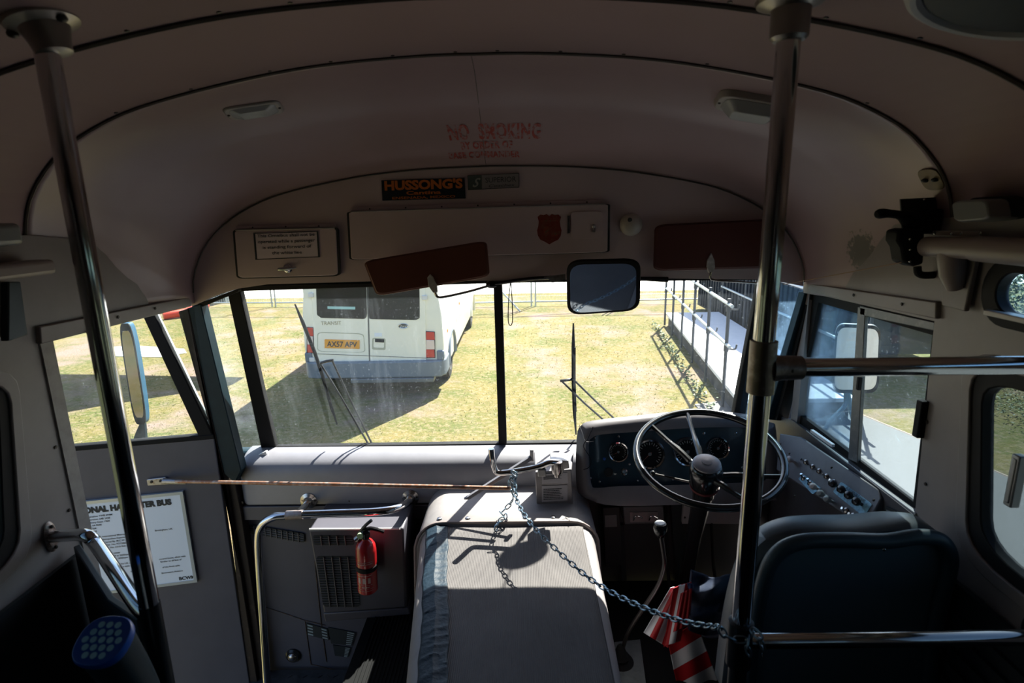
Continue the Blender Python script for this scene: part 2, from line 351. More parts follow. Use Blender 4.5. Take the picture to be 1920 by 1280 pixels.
# lower side linings: dark below the sills
def wains(name, sgn, y1, zt, mat):
    mb = MB(); mb.prism([V((sgn*1.125, y1, zt-.02)), V((sgn*1.125, -4.1, zt)), V((sgn*1.125, -4.1, 0)), V((sgn*1.125, y1, 0))], EX*sgn*-.012)
    for k in range(9 if sgn > 0 else 0):
        mb.box((sgn*1.108, -1.2, .60-.045*k), (.012, 5.0, .012))
    return struct(name, mb, mat)
wains('trim_13', 1, 1.34, .69, DARK); wains('trim_14', -1, 1.36, .69, DARK)
# floor (aisle and cab) with the stepwell left open
FLO = M('ribbed_black_matting', (.007, .0075, .008), .7, spec=.1, bump=(300, .2, .001), stretch=(1, .02, 1))
fl = MB(); fl.prism([V((-.535, 2.15, 0)), V((1.13, 2.15, 0)), V((1.13, -4.2, 0)), V((-1.13, -4.2, 0)), V((-1.13, 1.0, 0)), V((-.535, 1.0, 0))], -EZ*.05)
for i in range(18): fl.box((-.50+i*.0135, 1.45, .002), (.006, 1.10, .005))
struct('floor', fl, FLO)
struct('trim_15', MB().box((-.532, 1.20, -.008), (.022, .80, .028)), M('white_step_edge', (.75, .75, .72), .45, noise=(40, (.4, .38, .36), .5, .8)), bevel=.003)
# stepwell
sw = MB(); sw.box((-.83, 1.56, -.47), (.62, 1.2, .04)); sw.box((-.52, 1.56, -.26), (.02, 1.18, .44))
for i in range(16):
    for j in range(24):
        a = .7 if (i+j) % 2 else -.7; c = V((-1.10+i*.034, 1.04+j*.047, -.448)); d = V((math.cos(a), math.sin(a), 0))*.011; e = V((-d.y, d.x, 0))*.22
        sw.prism([c-d, c+e, c+d, c-e], EZ*.002)
struct('trim_16', sw, M('tread_plate', (.10, .105, .115), .4, .6, noise=(20, (.05, .05, .055), .4, .8)))
struct('trim_17', MB().box((-.83, .99, -.25), (.62, .02, .5)), DARK)
# front wall under the dash
struct('trim_18', MB().box((-.78, 2.20, -.12), (.70, .03, .98)), GREY)
struct('trim_19', MB().box((.37, 2.20, .12), (1.60, .03, .50)), M('cab_firewall', (.035, .035, .04), .5, bump=(30, .2, .003)))
# panel seams and rust at the left front
mb = MB()
for pts in ([(590, 1052), (602, 1168), (612, 1240)], [(497, 1138), (540, 1152), (572, 1163), (610, 1172)], [(572, 1165), (583, 1245), (660, 1262)], [(441, 972), (470, 1210), (480, 1280)]):
    mb.tube([at(a, b, 2.183) for a, b in pts], .0018, 5)
struct('trim_20', mb, M('rusty_panel_seam', (.035, .022, .018), .6, noise=(60, (.20, .09, .04), .5, .7)))
# left front post and door jamb
def slab(name, quad, mat, vec=EY*.05, bev=.003, Y=2.10, **k):
    P = [(at(*q, Y) if len(q) == 2 else at(q[0], q[1], q[2])) for q in quad]; return struct(name, MB().prism(P, vec), mat, bevel=bev, **k)
slab('trim_21', [(334, 584), (352, 578), (418, 885), (452, 1080), (486, 1300), (468, 1300), (424, 920), (400, 826)], BROWN, Y=2.095)
slab('trim_22', [(350, 578), (376, 570), (452, 882), (440, 905), (420, 888)], BLUE, Y=2.10)
slab('trim_23', [(440, 905), (452, 960), (503, 1300), (484, 1300), (424, 905)], BROWN, Y=2.115)
# windshield pillars (leaning), glazing frame and centre bar
YT, YB = 2.115, 2.265
def YW(py): return YT+(YB-YT)*(py-530)/305
def wp(a, b, d=0): return at(a, b, YW(b)+d)
def lean(name, quad, mat, d=0, th=.035, **k): return struct(name, MB().prism([wp(*q, d) for q in quad], EY*th), mat, bevel=.003, **k)
lean('trim_24', [(426, 548), (449, 543), (492, 735), (517, 842), (493, 856)], BLACK)
lean('trim_25', [(1440, 524), (1424, 526), (1374, 786), (1396, 790)], BLACK)
lean('trim_26', [(1509, 549), (1531, 545), (1470, 790), (1438, 786)], BLUE, d=-.06, th=.05)
lean('trim_27', [(1521, 548), (1535, 545), (1478, 790), (1456, 788)], BLACK, d=-.08, th=.04)
lean('trim_28', [(925, 524), (941, 524), (950, 832), (935, 832)], BLACK, d=-.01, th=.045)
lean('trim_29', [(449, 535), (925, 526), (925, 531), (449, 546)], BLACK)
lean('trim_30', [(941, 524), (1430, 518), (1430, 525), (941, 529)], BLACK)
lean('trim_31', [(505, 838), (1090, 829), (1090, 834), (505, 844)], BLACK)
lean('trim_32', [(359, 574), (446, 541), (446, 547), (362, 582)], BLACK, d=-.03)
# glass
GW = glassmat('windshield_glass', (.97, .985, .98), .03, 3.2, lo=.52, hi=.85, streak=(3.0, 1, .35))
GC = glassmat('corner_glass', (.93, .96, .95), .05, 4)
GR = glassmat('dusty_side_glass', (.58, .72, .80), .15, 3, dcol=(.45, .65, .9))
def pane(name, quad, mat, lab, d=.012, fn=None, par=None):
    P = [(fn(*q) if fn else wp(*q, d)) for q in quad]; n = (P[1]-P[0]).cross(P[2]-P[0]).normalized()
    return struct(name, MB().prism(P, n*.004), mat, lab, flat=True)
w1 = pane('window_1', [(447, 533), (934, 524), (942, 838), (512, 846)], GW, 'dusty left windshield pane in front of the parked minibus')
w2 = pane('window_2', [(936, 524), (1434, 518), (1378, 830), (944, 838)], GW, 'right windshield pane in front of the steering wheel')
w3 = pane('window_3', [(378, 566), (430, 548), (496, 852), (452, 862)], GC, 'narrow corner pane left of the windshield')
w4 = pane('window_4', [(1430, 522), (1512, 545), (1442, 790), (1384, 795)], GR, 'dusty corner pane behind the right pole', d=-.02)
slab('trim_33', [(450, 870), (498, 846), (500, 852), (460, 882)], WHITE, Y=2.2, vec=EY*.02)
# driver's sliding window
dw = thing('driver_window', 'dusty sliding side window beside the driver seat with grey centre frame', 'window', (WX, 1.72, .74))
SF = M('grey_window_frame', (.16, .17, .18), .4, .3, noise=(40, (.28, .28, .27), .5, .8))
fx = lambda a, b, X=WX+.012: atX(a, b, X)
obj('frame', MB().ring([fx(1505, 545), fx(1752, 602), fx(1715, 967), fx(1482, 792)], [fx(1535, 567), fx(1748, 628), fx(1712, 940), fx(1490, 770)], EX*.02), BLACK, dw, bevel=.002)
obj('slide_frame', MB().prism([fx(1608, 575, 1.135), fx(1622, 578, 1.135), fx(1607, 868, 1.135), fx(1590, 860, 1.135)], EX*.012), SF, dw, bevel=.002)
obj('slide_rail', MB().prism([fx(1612, 573, 1.135), fx(1752, 604, 1.135), fx(1751, 620, 1.135), fx(1612, 590, 1.135)], EX*.012), SF, dw, bevel=.002)
obj('sill_rail', MB().prism([fx(1484, 788, 1.125), fx(1716, 962, 1.125), fx(1715, 972, 1.125), fx(1482, 797, 1.125)], EX*.03), M('worn_alu_sill', (.30, .31, .33), .4, .5), dw, bevel=.002)
obj('sill_rail', MB().prism([fx(1520, 805, 1.112), fx(1560, 833, 1.112), fx(1559, 838, 1.112), fx(1519, 810, 1.112)], EX*.01), WHITE, dw)
obj('catch', MB().box(atX(1611, 719, 1.125), (.012, .012, .04)), BLACK, dw, bevel=.002)
obj('catch', MB().box(atX(1726, 785, 1.122), (.02, .022, .10)), BLACK, dw, bevel=.003)
obj('glass_pane', MB().prism([fx(1505, 550, 1.155), fx(1620, 575, 1.155), fx(1600, 870, 1.155), fx(1482, 790, 1.155)], EX*.003), GR, dw, flat=True)
obj('glass_pane', MB().prism([fx(1612, 580, 1.148), fx(1752, 604, 1.148), fx(1715, 966, 1.148), fx(1596, 862, 1.148)], EX*.003), glassmat('side_glass', (.80, .88, .90), .08, 3), dw, flat=True)
# side passenger windows
RUB = M('window_rubber', (.010, .010, .011), .6, spec=.2)
LIT = M('window_surround', (.42, .41, .40), .4)
def passenger_window(sgn, o, label):
    w_ = thing('side_window', label, 'window', (sgn*WX, .86+o, .74), None)
    obj('surround', MB().ring([q-EX*sgn*.006 for q in sidewin(sgn, o, -.012)], [q-EX*sgn*.006 for q in sidewin(sgn, o, .018)], EX*sgn*.02), CREAM2, w_, bevel=.003)
    obj('rubber_seal', MB().ring(sidewin(sgn, o, .016), sidewin(sgn, o, .05), EX*sgn*.03), RUB, w_, bevel=.003)
    obj('glass_pane', MB().prism([q+EX*sgn*.02 for q in sidewin(sgn, o, .04)], EX*sgn*.003), GR if False else glassmat('tinted_glass', (.40, .46, .48), .04, 3), w_, flat=True)
    obj('latch', MB().box((sgn*1.112, 1.10+o, .985), (.02, .02, .115)).box((sgn*1.104, 1.10+o, .985), (.008, .012, .10)), M('latch_grey', (.35, .36, .37), .4, .4), w_, bevel=.003)
    if sgn > 0:
        c = V((sgn*WX, .86+o, 1.362)); u_ = thing('upper_window', 'small oval upper window ' + ('above the right' if sgn > 0 else 'above the left') + (' front side window' if o == 0 else ' second side window'), 'window', c)
        obj('rubber_seal', MB().ring([q-EX*sgn*.012 for q in rrect(c, EY, EZ, .835, .150, .07, 6)], [q-EX*sgn*.012 for q in rrect(c, EY, EZ, .755, .085, .042, 6)], EX*sgn*.03), RUB, u_, bevel=.003)
        obj('glass_pane', MB().prism([q+EX*sgn*.01 for q in rrect(c, EY, EZ, .78, .10, .049, 6)], EX*sgn*.003), GR, u_, flat=True)
for o, nm in zip(offs, ('front', 'second', 'third', 'rear')):
    passenger_window(1, o, '%s side window on the right wall with thick black rubber seal' % nm)
    passenger_window(-1, o, '%s side window on the left wall with thick black rubber seal' % nm)
# ================================================================ ENTRY DOOR (swung open) and its sign
DA = math.radians(78); DO = V((-1.13, 2.09, 0)); DN = V((math.cos(DA), -math.sin(DA), 0)); DD = V((-math.sin(DA), -math.cos(DA), 0))
def dr(a, b, off=0): return atP(a, b, DO+DN*off, DN)
def dl(s, z, off=0): return DO+DD*s+EZ*z+DN*off
door = thing('door_1', 'grey entry door swung open outwards with a large window', 'door', DO); door['kind'] = 'structure'
obj('door_panel', MB().prism([dl(.0, -.46), dl(.74, -.46), dl(.74, .70), dl(.0, .70)], -DN*.03), GREY, door, bevel=.004)
obj('door_frame', MB().prism([dl(.0, .695, .002), dl(.74, .695, .002), dl(.74, .715, .002), dl(.0, .715, .002)], -DN*.034).prism([dl(.70, .70), dl(.74, .70), dl(.74, 1.30), dl(.70, 1.30)], -DN*.03).prism([dl(0, 1.27), dl(.74, 1.27), dl(.74, 1.30), dl(0, 1.30)], -DN*.03), BLACK, door, bevel=.003)
obj('slanted_bar', MB().prism([dr(266, 590), dr(290, 590), dr(400, 818), dr(372, 818)], -DN*.03), BLACK, door, bevel=.004)
obj('bar_edge', MB().prism([dr(286, 590, -.012), dr(292, 590, -.012), dr(400, 812, -.012), dr(394, 812, -.012)], -DN*.03), M('lit_pale_edge', (.62, .72, .80), .4), door)  # lit edge of the slanted bar, painted in as a pale strip
obj('glass_pane', MB().prism([dl(.0, .70, -.012), dl(.73, .70, -.012), dl(.73, 1.29, -.012), dl(.0, 1.29, -.012)], -DN*.003), glassmat('door_glass', (.90, .93, .92), .03, 3), door, flat=True)
jm = MB().prism([V((-1.125, 1.385, -.5)), V((-1.125, 1.425, -.5)), V((-1.125, 1.425, 1.25)), V((-1.125, 1.385, 1.25))], -EX*.045)
struct('trim_34', jm, M('worn_jamb', (.33, .31, .29), .45, noise=(30, (.22, .2, .19), .45, .8)))
sg = thing('information_board', 'white printed information board with black heading fixed on the open entry door', 'sign', dl(.33, .088))
s0, s1, z0, z1 = .142, .665, .088, .488
obj('panel', MB().prism([dl(s0, z0, .012), dl(s1, z0, .012), dl(s1, z1, .012), dl(s0, z1, .012)], -DN*.010), PAPER, sg)
obj('frame', MB().ring([dl(s0-.004, z0-.004, .015), dl(s1+.004, z0-.004, .015), dl(s1+.004, z1+.004, .015), dl(s0-.004, z1+.004, .015)], [dl(s0+.008, z0+.008, .015), dl(s1-.008, z0+.008, .015), dl(s1-.008, z1-.008, .015), dl(s0+.008, z1-.008, .015)], -DN*.012), M('board_frame', (.50, .55, .60), .3, .5), sg)
LX = -DD  # reading direction on the board (left to right seen from inside)
obj('heading', textmb('INTERNATIONAL HARVESTER BUS', dl(.645, .442, .0125), LX, EZ, .023, fit=.460, offset=.07), INK, sg)
body = [(0, .527, 'British Registration: YWB 494M'), (1, .525, 'USAF Registration: 64B 2428'), (2, .527, 'Original Delivery Date: 1964'), (3, .522, 'Model No: 64-9044'), (4, .520, 'Body No: 564'), (5, .522, 'Passengers: 44'),
        (7, .520, 'Make and Model: International Metropolitan'), (7, .262, 'Birmingham, UK'), (8, .480, 'Type: Metropolitan-Superior'), (9, .475, 'Manufactured By: M.C.W.,'), (10, .500, 'Manufacturers Ser. No: FD72860'), (11, .455, 'Stock No: 2310-964-1051'),
        (13, .500, '    International Harvester'), (14, .430, '179 at 2600rpm'), (15, .420, 'at 3000rpm'), (17, .415, 'in the UK utilised'), (17, .265, 'control buses, albeit with'), (18, .410, 'The style of its'), (18, .262, 'familiar to all fans of'),
        (20, .375, 'axle is unusual'), (20, .258, 'of the front axle;'), (21, .365, 'the entire'), (22, .362, 'distance.'), (22, .265, 'Bentwaters Aviation'), (24, .350, 'intended'), (25, .340, 'centre.')]
mbs = []
for row, s_, l in body:
    mbs.append(textmb(l, dl(s_, .422-row*.01275, .0125), LX, EZ, .0072, space=.95, offset=.008))
mbs.append(textmb('BCWM', dl(.205, .103, .0125), LX, EZ, .014, offset=.03))
obj('lettering', join(*mbs), INK, sg)
# ceiling details -------------------------------------------------
bpy.context.view_layer.update()
def nframe(n, up=EZ):
    n = V(n).normalized(); ux = up.cross(n); ux = ux.normalized() if ux.length > .05 else EX; uy = n.cross(ux).normalized(); return ux, uy, n
def stencil(txt, px, py, h, wd):
    c, _ = hit(px, py); m = textmb(txt, (c.x, 0, 0), EX, -EY, h, align='CENTER', fit=wd, offset=.035, space=1.1); out = []
    for q in m.v:
        Y = c.y+q[1]; r_ = BV0.ray_cast(V((q[0], Y, 1.2)), EZ); z = r_[0].z if r_[0] else c.z; out.append((q[0], Y, z-.0015))
    m.v = out; return m
RED = M('red_stencil_paint', (.30, .035, .02), .6, noise=(70, (.33, .235, .245), .48, .60), stretch=(1, .5, 1))
def stY(a, b): return hit(a, b)[0]
yy = [stY(925, 254), stY(913, 276), stY(910, 293)]
ns = obj('stencilled_notice', join(stencil('NO  SMOKING', 928, 258, abs(stY(925, 230).y-stY(925, 257).y), .285), stencil('BY ORDER OF', 913, 277, abs(stY(925, 263).y-stY(925, 276).y), .165), stencil('BASE COMMANDER', 908, 294, abs(stY(925, 281).y-stY(925, 292).y), .235)), RED, flat=True)
tag(ns, 'faded red stencilled no smoking notice painted on the domed ceiling', 'notice')
# small courtesy lights on the dome
def dome_light(px, py, wd, ht, ang, label, lens, tall):
    c, n = hit(px, py); ux, uy, n = nframe(n, EY); R = Matrix.Rotation(ang, 3, n); ux = R @ ux; uy = R @ uy
    t_ = thing('ceiling_light', label, 'lamp', c)
    o1 = rrect(c+n*.001, ux, uy, wd, ht, ht*.28, 4); o2 = rrect(c+n*tall*.4, ux, uy, wd*.94, ht*.90, ht*.26, 4)
    obj('base', MB().loft([o1, o2]), M('light_base', (.36, .33, .31), .4), t_, bevel=.002)
    a1 = rrect(c+n*tall*.4, ux, uy, wd*.80, ht*.74, ht*.2, 4); a2 = rrect(c+n*tall, ux, uy, wd*.52, ht*.5, ht*.15, 4)
    obj('lens', MB().loft([a1, a2]), lens, t_, bevel=.002)
    for s_ in (-1, 1): obj('screw', MB().lathe(c+ux*s_*wd*.44+n*tall*.4, n, [(.004, 0), (.003, .002), (.0005, .0025)], 8), SCREW, t_)
LENS = M('frosted_lens', (.42, .44, .46), .25)
dome_light(476, 205, .15, .072, -.18, 'flush oblong courtesy light with frosted lens on the left of the ceiling', LENS, .016)
dome_light(1412, 190, .19, .10, .10, 'boxy courtesy light with raised clear lens on the ceiling behind the right pole', LENS, .045)
c, n = hit(1945, -25); ux, uy, n = nframe(n, EY)
t_ = thing('ceiling_vent', 'round ceiling vent with pale rim at the upper right corner', 'vent', c)
obj('rim', MB().torus(c+n*.006, n, .135, .012, 48, 10), M('vent_rim', (.50, .50, .52), .4), t_)
obj('cover', MB().lathe(c, n, [(.13, 0), (.12, .012), (.06, .02), (.001, .022)], 40), DARK, t_)
# oval plate high on the right of the dome
c, n = hit(1748, 335); ux, uy, n = nframe(n, EZ)
t_ = thing('oval_plate', 'tarnished oval plate with two screws on the right of the dome', 'plate', c)
pl = [c+n*.002+ux*.034*math.copysign(abs(math.cos(a))**.6, math.cos(a))+uy*.030*math.copysign(abs(math.sin(a))**.6, math.sin(a)) for a in [2*math.pi*i/32 for i in range(32)]]
obj('plate', MB().prism(pl, n*.003), M('tarnished_brass', (.13, .085, .035), .5, .2, noise=(30, (.08, .055, .04), .4, .7)), t_, bevel=.001)
for s_ in (-1, 1): obj('screw', MB().ball(c+ux*.016*s_+n*.006, (.009, .009, .005)), DARK, t_)
# ================================================================ DASH
prof = [(2.29, .582), (2.235, .580), (2.20, .575), (2.165, .562), (2.145, .545), (2.135, .52), (2.13, .49), (2.128, .405), (2.13, .385), (2.19, .375), (2.20, .32), (2.30, .32)]
mb = MB(); rings = []
for x in (-1.085, -1.075, -1.05, .315, .33):
    k = {-1.085: .72, -1.075: .9, -1.05: 1}.get(x, 1)
    rings.append([V((x, 2.29-(2.29-y)*k, .45+(z-.45)*(.94+.06*k) if z > .45 else z)) for y, z in prof])
mb.loft(rings)
da = thing('dashboard', 'long grey sheet-metal dashboard below the left windshield pane', 'dashboard', (-.4, 2.2, .32))
obj('shell', mb, DASH, da, bevel=.003, angle=50)
obj('lower_strip', MB().box((-.62, 2.142, .345), (.93, .02, .062)), GREY, da, bevel=.003)
obj('trim_bar', MB().tube([wp(508, 847, -.012), wp(720, 845, -.012), wp(1086, 838, -.012)], .006, 8), M('worn_trim_bar', (.36, .27, .24), .4, .5, noise=(40, (.5, .45, .43), .4, .7)), da)
for a, b in ((454, 942), (655, 938), (707, 948)): obj('screw', MB().lathe(at(a, b, 2.131), -EY, [(.007, 0), (.006, .002), (.001, .003)], 8), SCREW, da)
# heater box with grilles
hb_ = thing('heater_unit', 'grey heater box with three black grilles low on the front wall behind the fire extinguisher', 'heater', at(660, 1150, 1.95))
HY = 1.935
hA = [at(578, 993, HY), at(757, 990, HY), at(762, 1140, HY), at(607, 1150, HY)]
obj('housing', MB().prism(hA, EY*.25), GREY, hb_, bevel=.008)
obj('sunlit_edge', MB().tube([at(580, 992, HY-.001), at(750, 991, HY-.001)], .004, 6), WHITE, hb_)  # sunlight along the housing top, painted in as a white line
def grille(par, quad, Y, nh, nv, name='grille', mat=DARK, bar=M('grille_bars', (.13, .125, .14), .45, .3)):
    P = [at(a, b, Y) for a, b in quad]; g = obj(name, MB().prism([q-EY*.001 for q in rounded(P, .1, 3)], EY*.004), mat, par)
    m = MB(); n = lambda u, v: (P[0].lerp(P[1], u)).lerp(P[3].lerp(P[2], u), v)
    for i in range(1, nv): m.tube([n(i/nv, .01)-EY*.004, n(i/nv, .99)-EY*.004], .0026, 6)
    for j in range(1, nh): m.tube([n(.01, j/nh)-EY*.003, n(.99, j/nh)-EY*.003], .0014, 5)
    obj('bars', m, bar, g); return g
grille(hb_, [(587, 1003), (661, 1003), (664, 1021), (589, 1021)], HY, 4, 5)
grille(hb_, [(592, 1042), (668, 1042), (676, 1137), (606, 1137)], HY, 20, 5)
obj('bottom_flange', MB().prism([at(606, 1150, HY), at(765, 1140, HY), at(770, 1152, HY), at(610, 1166, HY)], EY*.2), GREY, hb_, bevel=.004)
lp = thing('defroster_grille', 'narrow slatted black grille in the grey left front panel behind the grab rail', 'grille', at(512, 1000, 2.17))
grille(lp, [(456, 981), (570, 1000), (571, 1017), (458, 997)], 2.178, 4, 11, 'louvre_panel')
# labels low on the front wall
for quad, lab, sd_, dk in (([(575, 1168), (614, 1179), (617, 1200), (576, 1190)], 'small black and white checklist plate left of the slatted data plate', 1, 0), ([(615, 1176), (667, 1186), (660, 1210), (621, 1206)], 'larger black data plate with white columns beside the step', 2, 1), ([(624, 1209), (658, 1214), (652, 1232), (628, 1229)], 'lowest black and white data plate beside the step', 3, 1)):
    P = [at(a, b, 2.18) for a, b in quad]; o_ = thing('data_plate', lab, 'plate', P[3])
    obj('plate', MB().prism(P, EY*.004), DARK, o_); m = MB()
    for j in range(4 if not dk else 7):
        for i in ((0, 2) if not dk else (2,)):
            nn = 4 if not dk else 7; u0_, u1_ = i/3+.04, (i+1)/3-.05; v0, v1 = (j+.25)/nn, (j+.75)/nn
            q = lambda u, v: P[0].lerp(P[1], u).lerp(P[3].lerp(P[2], u), v)-EY*.0012
            m.add([q(u0_, v0), q(u1_, v0), q(u1_, v1), q(u0_, v1)], [(0, 1, 2, 3)])
    obj('printing', m, M('dim_print', (.28, .34, .36), .6), o_)
c = at(550, 1228, 2.183); t_ = thing('step_light', 'round chrome step light low on the grey front panel', 'lamp', c)
obj('bezel', MB().lathe(c, -EY, [(.034, 0), (.034, .006), (.026, .014), (.022, .014), (.022, .01), (.001, .01)], 32), BLACKG, t_)
obj('lens', MB().ball(c-EY*.012, (.021, .014, .021)), CHROMED, t_)
# front grab rail
t_ = thing('grab_rail', 'bent chrome grab rail rising from the stepwell and curving to the dashboard', 'handrail', at(500, 1290, 1.9))
RY = 1.905
obj('rail', MB().tube(smooth([at(768, 934, 2.12), at(764, 942, 2.03), at(742, 953, 1.93), at(700, 959, RY), at(620, 962, RY), at(535, 966, RY), at(508, 971, RY), at(490, 986, RY), at(484, 1012, RY), at(487, 1080, RY), at(494, 1180, RY), at(503, 1310, RY)], 6), .0145, 16), CHROME, t_)
obj('branch', MB().tube(smooth([at(579, 940, 2.13), at(573, 947, 2.05), at(560, 962, RY)], 5), .0135, 14), CHROME, t_)
obj('tee_sleeve', MB().tube([at(537, 966, RY), at(568, 964, RY)], .017, 16), M('bare_sleeve', (.40, .30, .27), .4, .6, noise=(60, (.5, .48, .47), .4, .7)), t_)
for a, b, y in ((579, 938, 2.13), (770, 932, 2.13)):
    f_ = obj('flange', MB().lathe(at(a, b, y), -EY, [(.034, 0), (.034, .004), (.020, .010), (.016, .02)], 28), CHROMED, t_)
    for k in (0, 1): obj('bolt', MB().ball(at(a, b, y-.006)+EX*(.025 if k else -.025), (.005, .004, .005), 8, 6), SCREW, f_)
# fire extinguisher
t_ = thing('fire_extinguisher', 'red fire extinguisher with black valve strapped beside the heater box', 'extinguisher', at(692, 1110, 1.99))
EXM = M('extinguisher_red', (.42, .015, .018), .25, coat=.5)
b0, b1 = at(690, 1106, 1.865), at(685, 1012, 1.855); ax = (b1-b0); H = ax.length; R_ = .0375
obj('cylinder', MB().lathe(b0, ax, [(.001, 0), (R_*.8, 0), (R_, .008), (R_, H*.80), (R_*.93, H*.90), (R_*.70, H*.97), (R_*.36, H*1.02), (R_*.34, H*1.06)], 32), EXM, t_)
obj('neck', MB().lathe(b0, ax, [(.016, H*1.05), (.018, H*1.08), (.018, H*1.16), (.010, H*1.19)], 16), BLACKG, t_)
tp = b0+ax.normalized()*H*1.14
obj('handle', MB().tube(smooth([tp-EX*.02+EZ*.0, tp+EX*.02+EZ*.018, tp+EX*.07+EZ*.002], 5), .007, 8).tube(smooth([tp-EX*.025-EZ*.005, tp+EX*.005+EZ*.03, tp+EX*.028+EZ*.05], 5), .006, 8), BLACKG, t_)
obj('gauge', MB().lathe(tp-EY*.016-EX*.012, -EY, [(.011, 0), (.011, .008), (.001, .009)], 16), M('gauge_green', (.45, .62, .35), .4), t_)
obj('nozzle', MB().cyl(tp-EX*.012-EZ*.01, tp-EX*.034-EZ*.028, .009, .012, 12), CHROMED, t_)
obj('wall_bracket', MB().box(b0+ax*.5+EY*(R_+.018), (.04, .040, .10)), BLACK, t_)
obj('strap', MB().lathe(b0, ax, [(R_+.0012, H*.46), (R_+.003, H*.47), (R_+.003, H*.54), (R_+.0012, H*.55)], 32), BLACK, t_)
m = MB(); axn = ax.normalized(); rr_ = random.Random(4)
def onc(th, h, r=R_+.0008): d = V((math.sin(th), -math.cos(th), 0)); return b0+axn*h+d*r
for (h0, h1, t0, t1) in [(H*.62, H*.635, -.7, .9), (H*.66, H*.668, -.7, .9), (H*.40, H*.41, -.8, .8), (H*.10, H*.107, -.8, .8), (H*.14, H*.147, -.8, .8), (H*.17, H*.19, -.3, .5), (H*.215, H*.222, -.8, .8)]:
    for i in range(14):
        a, b = t0+(t1-t0)*i/14, t0+(t1-t0)*(i+rr_.choice((.6, .8, 1)))/14; m.add([onc(a, h0), onc(b, h0), onc(b, h1), onc(a, h1)], [(0, 1, 2, 3)])
for a in (-.55, -.05, .45): m.add([onc(a-.13, H*.25), onc(a+.13, H*.25), onc(a+.13, H*.36), onc(a-.13, H*.36)], [(0, 1, 2, 3)])
obj('label_print', m, M('label_print_pale', (.62, .45, .42), .5), t_)
# ================================================================ ENGINE COVER
ec = thing('engine_cover', 'tall cream painted engine cover with rounded shoulders between step and driver', 'cover', (.03, 1.3, 0))
COV = M('cover_paint', (.33, .31, .31), .45, noise=(14, (.27, .25, .25), .42, .75), bump=(40, .1, .002))
def arch(xl, xr, zt, r, zb, Y, n=7, fl=.02):
    pts = [V((xl-fl, Y, zb)), V((xl-fl*.2, Y, zt-r))]
    pts += [V((xl+r-r*math.cos(a), Y, zt-r+r*math.sin(a))) for a in [math.pi/2*i/n for i in range(1, n+1)]]
    pts += [V((xr-r+r*math.sin(a), Y, zt-r+r*math.cos(a))) for a in [math.pi/2*i/n for i in range(n+1)]]
    return pts+[V((xr+fl, Y, zb))]
ZC = .435
CL = lambda Y: -.292+.115*(1.9-Y)
CR = lambda Y: .346-.020*(1.9-Y)
RS = .065
def zcov(x, Y):
    l, r = CL(Y)+RS, CR(Y)-RS; d = (l-x) if x < l else (x-r) if x > r else 0; d = min(d, RS*.98)
    return ZC-RS+math.sqrt(RS*RS-d*d)
mb = MB().loft([arch(CL(Y), CR(Y), ZC, RS, 0, Y) for Y in (1.90, 1.5, 1.1, .80)])
obj('cover_shell', mb, COV, ec, angle=50)
mb = MB().loft([arch(-.305, .358, ZC+.022, .10, 0, 2.15), arch(-.307, .360, ZC+.022, .10, 0, 1.87), arch(-.300, .352, ZC+.004, .085, 0, 1.855)])
obj('front_collar', mb, COV, ec, angle=50)
obj('collar_lip', MB().tube([q for q in arch(-.307, .360, ZC+.019, .10, 0, 1.862)], .006, 8), M('lip_paint', (.30, .25, .24), .45), ec)  # bead along the collar edge, slightly browner than the cover
for a, b in ((824, 972), (877, 971), (985, 970), (1037, 969)):
    q = atZ(a, b, ZC+.023); obj('rivet', MB().lathe(q, EZ, [(.010, 0), (.008, .003), (.001, .0045)], 12), CHROMED, ec)
MATM = M('ribbed_rubber_mat', (.165, .155, .153), .75, spec=.1, noise=(6, (.125, .118, .118), .35, .75))
t = MATM.node_tree; wv = t.nodes.new('ShaderNodeTexWave'); wv.bands_direction = 'X'; wv.inputs['Scale'].default_value = 62; wv.inputs['Distortion'].default_value = .3; wv.inputs['Detail'].default_value = 1
tc = t.nodes.new('ShaderNodeTexCoord'); t.links.new(tc.outputs['Object'], wv.inputs[0]); bp_ = t.nodes.new('ShaderNodeBump'); bp_.inputs['Strength'].default_value = .9; bp_.inputs['Distance'].default_value = .002
t.links.new(wv.outputs[1], bp_.inputs['Height']); t.links.new(bp_.outputs[0], t.nodes['Principled BSDF'].inputs['Normal'])
def matf(u, v):
    Y = 1.848-1.04*v; x0 = CL(Y)+.045; x1 = .300+.006*v; x = x0+(x1-x0)*u; return V((x, Y, zcov(x, Y)+.003+.0012*math.sin(u*9+v*7)))
mt = MB().panelq(matf, 40, 30)
m_ = obj('ribbed_mat', mt, MATM, ec, solid=.004)
# duct tape strip over the mat's edge
TP = M('blue_black_tape', (.009, .022, .036), .55, spec=.25, noise=(25, (.022, .042, .06), .5, .8), bump=(90, .5, .004))
rn = random.Random(3); amp = [rn.uniform(-1, 1) for _ in range(200)]
def tapef(u, v):
    Y = 1.856-1.05*v; x = -.268+.144*v+(.080-.008*v)*u+.0025*math.sin(v*17)+.0015*math.sin(v*61)
    z = zcov(x, Y)+.0095+.0026*(1-abs(math.sin(v*75+u*2.2+1.6*math.sin(v*23)+amp[int(v*60)]*.6)))**2*(.35+abs(amp[int(v*60)]))+.0035*math.exp(-((u-.5)/.10)**2)
    return V((x, Y, z))
obj('tape_strip', MB().panelq(tapef, 12, 220), TP, ec, solid=.0015, angle=25)
